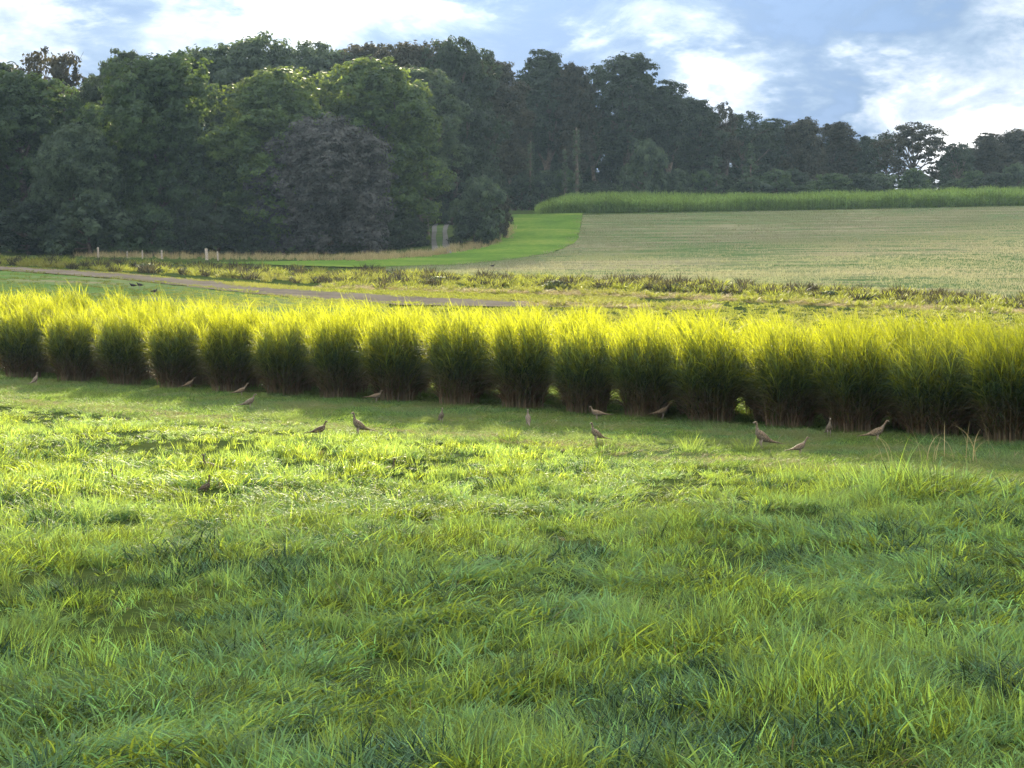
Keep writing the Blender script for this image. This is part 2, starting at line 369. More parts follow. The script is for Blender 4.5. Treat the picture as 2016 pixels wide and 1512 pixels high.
def build_gravel_path():
    ys = np.array([501, 497, 485, 470, 458, 448, 441, 437]); L = np.array([855, 852, 850, 849, 850, 853, 858, 868]); R = np.array([891, 889, 885, 883, 882, 883, 887, 895])
    for nm, a, b, mat, h in (('wheel_track', 0, .36, M_gravel, .13), ('wheel_track', .64, 1, M_gravel, .13), ('track_verge', .33, .67, M_mown, .17)):
        P = np.array([[ground_at(x, y)[:2] for x in np.linspace(l + (r - l) * a, l + (r - l) * b, 6)] for y, l, r in zip(ys, L, R)])
        P += rng.normal(0, .06, P.shape)
        V = np.concatenate([P, (terr(P[..., 0], P[..., 1]) + h)[..., None]], -1)
        idx = np.arange(48).reshape(8, 6)
        Q = np.stack([idx[:-1, :-1], idx[:-1, 1:], idx[1:, 1:], idx[1:, :-1]], -1).reshape(-1, 4)
        structure(nm, mesh_obj_data(nm, V, Q, [mat], smooth=True))
build_gravel_path()

# the row of tall grass runs straight across; plan position along it by photograph column
def row_D(u): return 1.0 / (0.01611 + 4.48e-6 * u)
RA = np.array(at(-300, row_D(-300))); RB = np.array(at(2300, row_D(2300)))
R_T = (RB - RA) / np.linalg.norm(RB - RA); R_N = np.array([R_T[1], -R_T[0]])        # R_N points towards the camera
if R_N[1] > 0: R_N = -R_N
def row_dist(X, Y): return (X - RA[0]) * R_N[0] + (Y - RA[1]) * R_N[1]              # metres in front of the row

def build_mown():
    s = np.linspace(-6, np.linalg.norm(RB - RA) + 6, 140); n = np.linspace(-5, 7.2, 40)
    wav = (VNoise(31, 1.7)(s, s * 0 + 3) - .5) * 0.9
    P = RA[None, None] + R_T[None, None] * s[None, :, None] + R_N[None, None] * n[:, None, None]
    P[-1] += R_N[None] * wav[:, None]
    V = np.concatenate([P, (terr(P[..., 0], P[..., 1]) + 0.02)[..., None]], -1)
    idx = np.arange(140 * 40).reshape(40, 140)
    Q = np.stack([idx[:-1, :-1], idx[:-1, 1:], idx[1:, 1:], idx[1:, :-1]], -1).reshape(-1, 4)
    structure('mown_strip', mesh_obj_data('mown_strip', V, Q, [M_mown], smooth=True))
build_mown()

# a bank of cloud high in front of the sun: its soft-edged shade lies over the near meadow
M_shade_cloud = leaf_material('shade_cloud_white', (0.8, 0.8, 0.8), (0.85, 0.85, 0.85), (0.8, 0.8, 0.8), 0.5, 1.0, 0.0)
def build_shade_cloud(Pa, Pb, depth, half_len, dist, seed, toward=-1):
    Pa, Pb = np.array(Pa[:2]), np.array(Pb[:2]); e = (Pb - Pa) / np.linalg.norm(Pb - Pa)
    nrm = np.array([e[1], -e[0]]); nrm = nrm if nrm[1] * toward > 0 else -nrm
    ctr2 = (Pa + Pb) / 2 + nrm * depth
    hv = 0.3 * depth; tn = math.tan(SUN_EL); hn = math.sqrt(max(depth ** 2 - (hv / tn) ** 2, 4.0))
    ctr = np.array([*ctr2, 0.0]) + np.array(SUN_DIR) * dist
    nu, nv = 72, 40
    th = np.linspace(0, 2 * math.pi, nu, endpoint=False); ph = np.linspace(0.02, math.pi - 0.02, nv)
    T, P = np.meshgrid(th, ph)
    d = np.stack([np.cos(T) * np.sin(P), np.sin(T) * np.sin(P), np.cos(P)], -1)
    r = 1 + sum((VNoise(seed + k, s)(d[..., 0] * 3 + d[..., 2] * 1.7 + 9, d[..., 1] * 3 + d[..., 2] + 5) - .5) * a for k, (s, a) in enumerate(((1.0, .16), (.4, .10), (.17, .05))))
    d = d * r[..., None]
    W = ctr + d[..., :1] * half_len * np.array([*e, 0]) + d[..., 1:2] * hn * np.array([*nrm, 0]) + d[..., 2:] * hv * np.array([0, 0, 1.0])
    idx = np.arange(nu * nv).reshape(nv, nu)
    nxt = np.roll(idx, -1, 1)
    Q = np.stack([idx[:-1], nxt[:-1], nxt[1:], idx[1:]], -1).reshape(-1, 4)
    structure('shade_cloud', mesh_obj_data('shade_cloud', W, Q, [M_shade_cloud], smooth=True))
build_shade_cloud(ground_at(0, 1005), ground_at(2016, 905), 38.0, 90.0, 480.0, 50)
build_shade_cloud(ground_at(1350, 522), ground_at(2350, 488), 58.0, 80.0, 1100.0, 60, 1)  # second, unseen bank added to shade the far stubble
build_shade_cloud(ground_at(-150, 524), ground_at(520, 548), 30.0, 36.0, 600.0, 70, -1)  # third, unseen bank added to shade the fallow field and track

# ------------------------------------------------------------------ scatter of uncountable ground cover
def scatter(name, P, rot, scl, idx, protos, label, cat):
    pc = bpy.data.collections.new(name + '_blades')
    for i, me in enumerate(protos):
        pc.objects.link(bpy.data.objects.new('%s_tuft_%02d' % (name, i), me))
    me = bpy.data.meshes.new(name); me.vertices.add(len(P)); me.vertices.foreach_set('co', np.asarray(P, np.float32).ravel())
    a = me.attributes.new('rot', 'FLOAT_VECTOR', 'POINT'); a.data.foreach_set('vector', np.asarray(rot, np.float32).ravel())
    a = me.attributes.new('scl', 'FLOAT_VECTOR', 'POINT'); a.data.foreach_set('vector', np.asarray(scl, np.float32).ravel())
    a = me.attributes.new('pick', 'INT', 'POINT'); a.data.foreach_set('value', np.asarray(idx, np.int32))
    o = link(name, me); o['kind'] = 'stuff'; tag(o, label, cat)
    g = bpy.data.node_groups.new(name, 'GeometryNodeTree')
    g.interface.new_socket('Geometry', in_out='INPUT', socket_type='NodeSocketGeometry')
    g.interface.new_socket('Geometry', in_out='OUTPUT', socket_type='NodeSocketGeometry')
    t = NT(g); gi = t.node('NodeGroupInput'); go = t.node('NodeGroupOutput')
    ci = t.node('GeometryNodeCollectionInfo', {'Collection': pc, 'Separate Children': True, 'Reset Children': True})
    def attr(n_, ty): return t.node('GeometryNodeInputNamedAttribute', {'Name': n_}, data_type=ty).outputs['Attribute']
    io = t.node('GeometryNodeInstanceOnPoints', {'Points': gi.outputs[0], 'Instance': ci.outputs[0], 'Pick Instance': True,
                'Instance Index': attr('pick', 'INT'), 'Rotation': attr('rot', 'FLOAT_VECTOR'), 'Scale': attr('scl', 'FLOAT_VECTOR')})
    t.l.new(io.outputs[0], go.inputs[0])
    md = o.modifiers.new('scatter', 'NODES'); md.node_group = g
    return o

def tuft(n, rad, L, W, th0, th1, mat, seg=4, lean=None, seed=0, name='tuft'):
    global rng
    keep = rng; rng = np.random.default_rng(seed)
    r = rad * np.sqrt(rng.random(n)); a = rng.random(n) * 2 * math.pi
    base = np.stack([r * np.cos(a), r * np.sin(a), np.full(n, -0.02)], -1)
    az = a + rng.normal(0, 0.9, n) if lean is None else rng.normal(0, lean, n)
    V, Q, T = ribbons(base, az, rng.uniform(*L, n), rng.uniform(*th0, n), rng.uniform(*th1, n), rng.uniform(*W, n), seg,
                      1.3, rng.normal(0, 0.7, n), tint=np.clip(rng.random(n) ** 1.7 * 1.15, 0, 1))
    rng = keep
    return mesh_obj_data(name, V, Q, [mat], T)

HIDE_BIRDS = [ground_at(x_, y_)[:2] for x_, y_ in ((15, 912), (230, 956), (410, 926), (402, 968), (764, 934))]
def meadow():
    protos = []
    for k in range(3): protos.append(tuft(24, .12, (.12, .30), (.008, .017), (0.0, .8), (.7, 2.1), M_blade, 4, 1.5, 100 + k))     # swept
    for k in range(2): protos.append(tuft(22, .13, (.18, .40), (.008, .018), (.3, .9), (1.4, 2.5), M_blade, 5, 1.2, 110 + k))      # matted
    for k in range(2): protos.append(tuft(18, .09, (.14, .32), (.007, .015), (0.0, .45), (.2, 1.1), M_blade, 4, None, 120 + k))   # upright
    protos.append(tuft(8, .08, (.28, .50), (.005, .010), (0.0, .3), (.3, 1.3), M_blade, 5, 1.0, 130))                             # long bents
    protos.append(tuft(13, .08, (.08, .17), (.025, .045), (.5, 1.1), (1.0, 1.7), M_blade, 3, None, 131))                          # broad leaves
    protos.append(tuft(14, .11, (.12, .30), (.006, .011), (.4, 1.2), (1.2, 1.9), M_straw, 3, None, 132))                          # dead stalks
    for k in range(2): protos.append(tuft(26, .13, (.12, .30), (.007, .015), (.1, .9), (.9, 2.3), M_coarse, 5, None, 140 + k))          # coarse dark
    N = 330000
    Y = 10 + (48 - 10) * rng.random(N) ** 1.0; half = 0.27 * Y + 3.5
    X = (rng.random(N) * 2 - 1) * 18.0
    ok = (np.abs(X) < half) & (row_dist(X, Y) > 6.4 + (vn_b(X * 3, Y * 3) - .5) * 1.2)
    dens = np.interp(Y, [10, 22, 34, 46], [1.0, .75, .5, .4])
    clump = VNoise(61, .55)(X, Y) * .6 + VNoise(62, 1.9)(X, Y) * .4
    ok &= rng.random(N) < dens * np.clip((clump - .28) * 3.6, .22, 1) * 0.36
    X, Y, clump = X[ok], Y[ok], clump[ok]; n = len(X)
    Z = terr(X, Y)
    ang = VNoise(63, 1.6)(X, Y) * 9.0 + VNoise(64, 5.0)(X, Y) * 4 + rng.normal(0, .6, n)
    hgt = .86 * (0.30 + 0.85 * VNoise(65, 1.1)(X, Y) + 0.60 * clump) * np.interp(row_dist(X, Y), [6, 9, 16], [.45, .65, 1.0])
    hgt *= np.interp(X / Y, [-.25, 0.05, .12, .18, .25], [.9, .95, 1.0, 1.05, 1.05]) * (1 + np.interp(X / Y, [.08, .18], [0, 1.0]) * np.interp(row_dist(X, Y), [6, 9, 13], [1, 1, 0]))
    for hx, hy in HIDE_BIRDS:
        hgt = hgt * (1 + .7 * np.exp(-((X - hx) ** 2 + (Y - hy) ** 2) / .5))
    sc = hgt * rng.uniform(.7, 1.3, n) * np.interp(Y, [10, 40], [1.0, 1.15])
    kind = rng.choice(10, n, p=[.14, .14, .135, .125, .12, .09, .09, .055, .07, .035])
    mat_f = VNoise(66, 2.2)(X, Y)
    lay = (mat_f > .62) & (rng.random(n) < .7); kind[lay] = rng.choice([3, 4], lay.sum())
    up = (mat_f < .28) & (rng.random(n) < .6); kind[up] = rng.choice([5, 6, 0], up.sum())
    crs = (VNoise(67, .75)(X, Y) * .65 + VNoise(68, 3.0)(X, Y) * .35 > .64) & (rng.random(n) < .75); kind[crs] = rng.choice([10, 11], crs.sum())
    scatter('meadow_grass', np.stack([X, Y, Z], -1), np.stack([rng.normal(0, .12, n), rng.normal(0, .12, n), ang], -1),
            np.stack([sc * 1.15, sc * 1.15, sc], -1), kind, protos, 'long tousled green grass of the meadow', 'grass')
    print('meadow tufts', n)
meadow()

def mown():
    protos = [tuft(44, .14, (.05, .13), (.004, .009), (.1, .9), (.6, 1.8), M_short, 3, 1.2, 200 + k) for k in range(3)]
    protos += [tuft(30, .12, (.10, .22), (.004, .009), (.6, 1.2), (1.3, 1.9), M_short, 3, .8, 205 + k) for k in range(2)]
    protos += [tuft(24, .14, (.10, .25), (.003, .007), (.9, 1.4), (1.4, 1.8), M_straw, 3, None, 207)]
    N = 60000
    s = rng.random(N) * (np.linalg.norm(RB - RA) + 6) - 3; nn = rng.uniform(-7, 7.6, N)
    keep = rng.random(N) < np.where(nn > 0, 0.62, 0.25)
    s, nn = s[keep], nn[keep]
    P = RA + R_T * s[:, None] + R_N * nn[:, None]; X, Y = P.T
    n = len(X); f = VNoise(71, .8)(X, Y)
    kind = rng.choice(6, n, p=[.25, .25, .2, .12, .12, .06])
    edge = (np.abs(nn - 6.6) < .7) & (rng.random(n) < .45); kind[edge] = 5
    sc = rng.uniform(.7, 1.2, n) * (.6 + .8 * f)
    scatter('mown_grass', np.stack([X, Y, terr(X, Y) + .02], -1), np.stack([rng.normal(0, .1, n), rng.normal(0, .1, n), VNoise(72, 1.4)(X, Y) * 8 + rng.normal(0, .5, n)], -1),
            np.stack([sc * 1.2, sc * 1.2, sc], -1), kind, protos, 'short mown grass strip shaded by the tall grass row', 'grass')
mown()

# ------------------------------------------------------------------ tall grass row
def cane_meshes(seed):
    r_ = np.random.default_rng(seed)
    ns = 250
    rr = .50 * np.sqrt(r_.random(ns)); a = r_.random(ns) * 2 * math.pi
    base = np.stack([rr * np.cos(a), rr * np.sin(a), np.full(ns, -.05)], -1)
    az = a + r_.normal(0, .5, ns)
    L = r_.uniform(1.5, 2.05, ns) * (1 - .30 * (rr / .50) ** 2)
    t0 = r_.uniform(0, .10, ns); t1 = .10 + .50 * (rr / .50) + r_.normal(0, .08, ns)
    seg = 6
    SV, SQ, ST = ribbons(base, az, L, t0, t1, r_.uniform(.012, .020, ns), seg, 1.4, r_.random(ns) * 3, .5, r_.random(ns))
    P = SV.reshape(ns, seg + 1, 2, 3).mean(2)
    sdry = np.clip(1.15 - P[..., 2] / .75, 0, 1) * r_.uniform(.5, 1, ns)[:, None]
    sdry = np.repeat(sdry.reshape(-1), 2)
    lb, la, ll, l0, l1, lw, lt, ld = [], [], [], [], [], [], [], []
    for k in range(17):
        f = np.clip(.12 + .88 * (k + r_.random(ns)) / 17, 0, .999)
        fi = f * seg; i = fi.astype(int); g = (fi - i)[:, None]
        p = P[np.arange(ns), i] * (1 - g) + P[np.arange(ns), i + 1] * g
        lb.append(p)
        out = az + r_.normal(0, .9, ns) + (k % 2) * .8
        la.append(np.where(f > .8, r_.normal(2.9, 1.4, ns), out))         # the wind combs the tips
        ll.append(r_.uniform(.45, .90, ns) * (0.6 + .5 * np.sin(np.pi * np.clip(f, .1, .85))))
        top = f > .78
        l0.append(np.where(top, r_.uniform(.05, .5, ns), r_.uniform(.15, .7, ns)))
        l1.append(np.where(top, r_.uniform(.5, 1.9, ns), r_.uniform(1.7, 2.8, ns)))
        lw.append(r_.uniform(.012, .023, ns) * np.where(top, .85, 1))
        lt.append(np.clip(r_.normal(.08 + .72 * f ** 2.5, .17, ns), 0, 1))  # higher leaves tinted lighter: sunlit tops and shaded flanks put into the colour
        ld.append(np.clip(1.25 - p[:, 2] / .55, 0, 1) * (r_.random(ns) < .75))
    cat = np.concatenate
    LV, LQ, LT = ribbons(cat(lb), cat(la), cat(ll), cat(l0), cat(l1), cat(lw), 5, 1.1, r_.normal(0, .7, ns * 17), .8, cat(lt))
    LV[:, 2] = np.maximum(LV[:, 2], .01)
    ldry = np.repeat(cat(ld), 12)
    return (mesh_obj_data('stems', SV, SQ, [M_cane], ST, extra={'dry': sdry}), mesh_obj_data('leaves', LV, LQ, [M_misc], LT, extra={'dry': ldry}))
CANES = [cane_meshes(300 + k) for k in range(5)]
def plant_cane(X, Y, s, k, label, group):
    e = bpy.data.objects.new('tall_grass_clump', None); COL.objects.link(e); e.empty_display_size = .2
    e.location = (X, Y, tz(X, Y) + .02); e.rotation_euler = (0, 0, random.uniform(-.5, .5) if k % 2 else random.uniform(-.5, .5) + .6)
    e.scale = s
    tag(e, label, 'grass clump', group)
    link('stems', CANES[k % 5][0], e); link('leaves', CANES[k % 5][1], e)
CLUMP_NOTES = ['past the outer end of the row beyond the pale pheasant', 'one before the clump that shelters the pale upright pheasant', 'sheltering the pale upright pheasant at its foot',
    'next to the one sheltering the pale upright pheasant', 'two along from the pale upright pheasant, lit leaves on one flank', 'just before the brown pheasant walking in deep shade', 'behind the brown pheasant walking in deep shade',
    'between the stretching pheasant and the small bright gap', 'right after the small bright gap, above the sunlit striding pheasant', 'behind the dim crouching pheasant', 'beside the gap with glowing leaves above the pale grey pheasant',
    'above the slim pheasant seen from behind', 'between the bright upright tussock and the resting grey-brown pheasant', 'beside the gap of glowing leaves, next to the grey stretching pheasant', 'above the largest bright tussock at the shade edge',
    'above the largest dark brown pheasant', 'between the two bright gaps above the front-on pale pheasant', 'after the last bright gap, behind the pheasant walking with neck stretched', 'behind the tallest pale stalks of the meadow edge', 'past the tallest pale stalks at the near end of the row']
FRONT = [-170, -60, 45, 145, 243, 345, 450, 560, 665, 780, 905, 1030, 1155, 1270, 1398, 1555, 1685, 1838, 1990, 2150]
for i, u in enumerate(FRONT):
    X, Y = at(u, row_D(u))
    sz = 1.0 + random.uniform(-.04, .05); wd = (FRONT[min(i + 1, 19)] - FRONT[max(i - 1, 0)]) / (2 if 0 < i < 19 else 1) * row_D(u) / F_PX / .78
    plant_cane(X, Y, (.52 * wd, .52 * wd, sz * 1.03), i, 'tall cane grass clump ' + CLUMP_NOTES[i], 'tall grass clumps along the mown strip')
for row in (1, 2, 3):
    for i, u in enumerate(FRONT):
        wd = (FRONT[min(i + 1, 19)] - FRONT[max(i - 1, 0)]) / (2 if 0 < i < 19 else 1) * row_D(u) / F_PX / .78
        p = np.array(at(u, row_D(u))) - R_N * (1.45 * row) + R_T * (-1.2 * row + random.uniform(-.26, .26))
        plant_cane(p[0], p[1], (.50 * wd * random.uniform(.92, 1.06),) * 2 + (1.04 + random.uniform(-.05, .06),), i + row * 2,
                   'clump of tall cane grass behind the row edge, only its yellow sunlit top showing', 'tall grass clumps behind the row edge')

# ------------------------------------------------------------------ trees
def leaf_cloud(centers, spread, count, size, out_dir, seed, droop=.3):
    """count small leaf sprays round each centre"""
    r_ = np.random.default_rng(seed); m = len(centers); n = m * count
    c = np.repeat(centers, count, 0); o = np.repeat(out_dir, count, 0); sp = np.repeat(np.asarray(spread), count)[:, None]
    g = r_.normal(0, 1, (n, 3)); g /= np.linalg.norm(g, axis=1, keepdims=True); g *= (r_.random((n, 1)) ** .45)
    g[:, 2] *= .72
    P = c + g * sp
    nrm = o * .8 + g * .9 + r_.normal(0, .55, (n, 3)) + np.array([0, 0, droop]); nrm /= np.linalg.norm(nrm, axis=1, keepdims=True) + 1e-9
    a = np.cross(nrm, r_.normal(0, 1, (n, 3))); a /= np.linalg.norm(a, axis=1, keepdims=True) + 1e-9; b = np.cross(nrm, a)
    s = (size * r_.uniform(.6, 1.3, n))[:, None]
    V = np.stack([P - a * s * .9, P + b * s * .45 - nrm * s * .1, P + a * s * .9, P - b * s * .45 + nrm * s * .08], 1)
    T = np.clip(np.repeat(r_.normal(.5, .22, m), count) + r_.normal(0, .18, n), 0, 1)
    return V.reshape(-1, 3), np.arange(n * 4).reshape(n, 4), np.repeat(T, 4)

def make_tree(seed, H, W, crown0=.12, lobes=26, dens=1.0, shape='oak', leaf=.26, limbs=9):
    r_ = np.random.default_rng(seed); R = W / 2
    def prof(f):                                  # crown radius by relative height
        if shape == 'cone': return max(.04, (1 - f)) ** .9
        if shape == 'tall': return (np.sin(np.pi * min(1, max(0, .12 + f * .86))) ** .55) * (.62 + .38 * min(1, f * 1.6))
        if shape == 'bush': return np.sqrt(max(0, 1 - (max(f, .0) * .98) ** 2.4))
        return .86 + .14 * f / .35 if f < .35 else math.sqrt(max(.03, 1 - ((f - .35) / .66) ** 2.3))
    C, SP, OD = [], [], []
    z0, z1 = H * crown0, H
    lob = []
    for i in range(lobes):
        f = (i + r_.random()) / lobes; f = f ** .85
        a = i * 2.39996 + r_.normal(0, .4); pr = prof(f) * R * (1 + .22 * math.sin(a * 2 + seed) * (1 - f))
        k = r_.uniform(.30, .86)
        lob.append((pr * k * math.cos(a), pr * k * math.sin(a), z0 + f * (z1 - z0) * .93, max(.16 * W * r_.uniform(.6, 1.45), .6) * (1 if shape != 'cone' else .6 * (1.2 - f))))
    for (x, y, z, lr) in lob:
        m = int(34 * dens * (lr / 2.0) ** 1.6) + 6
        d = r_.normal(0, 1, (m, 3)); d[:, 2] = d[:, 2] * .9 + .25; d /= np.linalg.norm(d, axis=1, keepdims=True)
        rad = lr * r_.uniform(.72, 1.08, m)[:, None]
        p = np.array([x, y, z]) + d * rad * np.array([1, 1, .82])
        C.append(p); SP.append(r_.uniform(.30, .62, m) * min(1.3, lr / 2 + .35)); OD.append(d)
    C = np.concatenate(C); SP = np.concatenate(SP); OD = np.concatenate(OD)
    keep = C[:, 2] > .25; C, SP, OD = C[keep], SP[keep], OD[keep]
    # stretch so that the top really reaches H
    C[:, 2] *= np.where(C[:, 2] > H * .5, 1 + (H - .3 - C[:, 2].max()) / C[:, 2].max() * ((C[:, 2] - H * .5) / (C[:, 2].max() - H * .5)).clip(0, 1), 1)
    crown = leaf_cloud(C, SP, 20 if leaf > .25 else 28, leaf, OD, seed + 5)
    # trunk and limbs
    parts = []
    tr = .018 * H + .06
    hz = np.linspace(0, (.6 if dens < .5 else .85) * H, 9); wob = np.cumsum(r_.normal(0, .012 * H, (9, 2)), 0); wob -= wob[0]
    pth = np.stack([wob[:, 0], wob[:, 1], hz - .15], -1)
    parts.append(tube(pth, tr * (1 - .88 * hz / hz[-1]) * np.where(hz < .1, 1.35, 1), 7))
    for i in range(limbs):
        x, y, z, lr = lob[(i * 7 + 3) % len(lob)]
        zb = max(H * .12, z * r_.uniform(.45, .75)); j = np.interp(zb, hz, np.arange(9)); b = np.array([np.interp(zb, hz, wob[:, 0]), np.interp(zb, hz, wob[:, 1]), zb])
        e = np.array([x, y, z]); s = np.linspace(0, 1, 5)[:, None]
        p = b * (1 - s) + e * s; p[:, 2] += np.sin(np.pi * s[:, 0]) * -.04 * H * r_.uniform(-.5, 1)
        parts.append(tube(p, np.linspace(tr * .42, tr * .10, 5), 5))
        for q in range(2):
            e2 = e + r_.normal(0, lr * .4, 3) + np.array([0, 0, lr * .15]); p2 = p[3] * (1 - s) + e2 * s
            parts.append(tube(p2, np.linspace(tr * .16, tr * .04, 5), 4))
    trunk = merge(parts)
    return (mesh_obj_data('crown', *crown[:2], [TREE_MATS['green']], crown[2]),
            mesh_obj_data('trunk', *trunk[:2], [M_bark], trunk[2], smooth=True), H, W)

PROTO = {
    'oak0': make_tree(1, 19, 12, .02, 62, .9, leaf=.24), 'oak1': make_tree(2, 19, 12, .02, 62, .9, leaf=.24), 'oak2': make_tree(3, 19, 11, .03, 58, .9, leaf=.24), 'oak3': make_tree(4, 15, 12.5, .02, 62, .85, leaf=.22),
    'tall0': make_tree(11, 21, 8.5, .30, 40, 1.0, 'tall', .21), 'tall1': make_tree(12, 21, 8.5, .36, 38, .95, 'tall', .21), 'tall2': make_tree(13, 21, 9, .22, 42, 1.0, 'tall', .21),
    'thin0': make_tree(21, 13, 9, .25, 24, .38, 'oak', .22, 20), 'thin1': make_tree(22, 13, 6, .35, 16, .28, 'tall', .2, 16),
    'mid0': make_tree(31, 13, 9, .06, 44, 1.0, leaf=.28), 'mid1': make_tree(32, 13, 9, .12, 38, .9, 'tall', leaf=.28),
    'bush0': make_tree(41, 4.5, 4.2, .05, 16, 1.3, 'bush', .17, 8), 'bush1': make_tree(42, 4.5, 4.2, .05, 16, 1.2, 'bush', .17, 8),
    'cone0': make_tree(51, 6.5, 2.6, .06, 24, 2.2, 'cone', .14, 6),
}
def tree(name, x, D, ytop, wpx, kind, mat, label, cat='tree', group=None, rz=None):
    X, Y = at(x, D); z = tz(X, Y)
    yb = proj_y(X, Y, z); H = (yb - ytop) / F_PX * D; W = wpx / F_PX * D
    cm, tm, h0, w0 = PROTO[kind]
    e = bpy.data.objects.new(name, None); COL.objects.link(e)
    e.location = (X, Y, z - .05); e.rotation_euler = (0, 0, (x * 2.37 + D) % 6.28 if rz is None else rz)
    e.scale = (W / w0, W / w0, H / h0)
    tag(e, label, cat, group)
    t_ = link('trunk', tm, e)
    c_ = link('crown', cm, e)
    c_.material_slots[0].link = 'OBJECT'; c_.material_slots[0].material = TREE_MATS[mat]
    return e

# edge of the wood on the left, each tree by its look
tree('broadleaf_tree', 318, 206, 104, 270, 'oak0', 'green', 'big round mid green tree between the low pale tree and the yellow-topped tree')
tree('broadleaf_tree', 540, 204, 132, 300, 'oak1', 'bright', 'big domed tree with yellow-green sunlit top rising behind the purple-brown tree')
tree('broadleaf_tree', 648, 198, 222, 275, 'oak3', 'brown', 'purple-brown spreading tree in front of the taller green trees')
tree('broadleaf_tree', 735, 209, 110, 260, 'oak2', 'bright', 'tall bright green tree with a lit outer edge above the purple-brown tree')
tree('broadleaf_tree', 835, 224, 128, 200, 'tall2', 'grey', 'grey-green tree standing beside the gravel path')
tree('broadleaf_tree', 155, 201, 238, 190, 'oak3', 'grey', 'low pale green tree with layered branches in front of the dark trees')
tree('broadleaf_tree', 45, 214, 138, 270, 'oak2', 'green', 'dull green tree with dark lower crown next to the low pale tree')
tree('broadleaf_tree', -110, 206, 150, 240, 'oak0', 'green', 'green tree at the outer end of the wood edge')
tree('broadleaf_tree', -310, 204, 130, 250, 'oak1', 'green', 'tall green tree past the outer end of the wood edge')
tree('broadleaf_tree', 205, 222, 150, 180, 'oak1', 'dark', 'dark tree wedged behind the low pale tree and the big round tree')
for x, D, yt, wp, k, m, lb in [
    (110, 246, 92, 190, 'thin0', 'rust', 'loose-crowned tree with see-through top over the dull green tree'),
    (0, 248, 112, 230, 'mid0', 'dark', 'dark tree showing over the dull green tree'),
    (250, 244, 98, 180, 'oak2', 'dark', 'sparse dark tree top peeping beside the big round tree'),
    (410, 250, 88, 240, 'oak2', 'grey', 'grey-green tree behind the dip between the big round and yellow-topped trees'),
    (505, 252, 70, 240, 'oak0', 'grey', 'highest crown of the wood, behind the yellow-topped tree'),
    (620, 250, 84, 250, 'oak1', 'grey', 'flat-topped grey-green crown behind the yellow-topped tree'),
    (725, 252, 84, 250, 'oak2', 'rust', 'rusty green crown behind the tall bright green tree'),
    (812, 248, 82, 210, 'oak0', 'rust', 'rusty crown between the bright green and dark brown trees'),
    (895, 246, 76, 190, 'oak1', 'dark', 'dark brown-green tall crown behind the grey-green tree by the path'),
    (968, 262, 112, 160, 'tall2', 'rust', 'russet tree between the dark crown and the ivy-hung trees'),
    (-180, 250, 100, 200, 'oak1', 'green', 'green crown behind the outer end of the wood edge')]:
    tree('broadleaf_tree', x, D, yt, wp, k, m, lb)
# fringe of low trees under the wood edge
for x, D, yt, wp, m in [(180, 197, 365, 150, 'grey'), (60, 199, 385, 150, 'dark'), (300, 199, 400, 120, 'green'), (430, 199, 395, 140, 'dark'), (-60, 199, 390, 160, 'dark'),
                        (775, 203, 400, 120, 'dark'), (760, 200, 430, 90, 'dark'), (812, 206, 420, 56, 'dark'), (560, 200, 430, 110, 'green'), (500, 200, 410, 120, 'dark'), (370, 200, 430, 110, 'dark'), (120, 200, 430, 120, 'dark'), (240, 198, 430, 100, 'green'), (700, 199, 440, 100, 'dark'), (0, 199, 440, 120, 'dark'), (640, 198, 450, 100, 'dark')]:
    tree('understorey_shrub', x, D, yt, wp, 'bush%d' % random.randint(0, 1), m, 'shady shrub at the foot of the wood edge under the ' + min([(abs(x - a), b) for a, b in ((318, 'big round mid green tree'), (500, 'yellow-topped domed tree'), (655, 'purple-brown tree'), (780, 'tall bright green tree'), (150, 'low pale green tree'), (20, 'dull green tree'))])[1], 'shrub', 'shrubs at the foot of the wood edge')
tree('hawthorn_bush', 945, 204, 343, 105, 'bush0', 'grey', 'tall thorny bush with pale top between the gravel path and the green headland', 'bush')
tree('hawthorn_bush', 935, 203, 408, 82, 'bush1', 'dark', 'low dark bush overhanging the gravel path', 'bush')
tree('hawthorn_bush', 985, 212, 372, 50, 'bush1', 'rust', 'small twiggy brown bush at the tip of the green headland', 'bush')
# tall trees of the further wood, right of the path
g_far = 'tall trees of the far wood edge'
for x, D, yt, wp, k, m, lb in [
    (1012, 284, 190, 90, 'tall0', 'rust', 'russet slender tree beside the tall thorny bush with pale top'),
    (1072, 288, 98, 150, 'tall1', 'dark', 'tall dark tree with broad level top above the pale maize corner'),
    (1130, 286, 122, 100, 'tall2', 'rust', 'slim russet tree wedged beside the broad level-topped tree'),
    (1172, 300, 128, 110, 'thin1', 'dark', 'sparse tree with sky showing through its crown'),
    (1235, 288, 106, 165, 'tall0', 'dark', 'tall dark tree with square-shouldered top beside the see-through tree'),
    (1310, 290, 158, 125, 'tall1', 'dark', 'dark tree stepping down from the square-shouldered tree'),
    (1365, 294, 190, 125, 'tall2', 'dark', 'second step down of dark trees beyond the square-shouldered tree'),
    (1425, 300, 200, 70, 'thin1', 'rust', 'half-bare twiggy tree at the end of the tall trees')]:
    tree('forest_tree', x, D, yt, wp, k, m, lb)
for i, (x, yt, wp) in enumerate([(1400, 222, 90), (1462, 224, 100), (1520, 226, 100), (1580, 232, 100), (1640, 244, 100), (1700, 262, 90), (1880, 272, 90), (1940, 258, 100), (2005, 250, 110), (2075, 246, 110), (2150, 240, 110), (2230, 236, 120)]):
    tree('forest_tree', x, 300 + 10 * (i % 3), yt + random.uniform(-8, 8), wp * random.uniform(.85, 1.25), ('mid1', 'thin0', 'tall1', 'mid0', 'tall2')[i % 5], ('rust', 'dark', 'dark', 'rust')[i % 4], 'dark russet tree in the low line of trees behind the maize strip', 'tree', 'low line of trees behind the maize')
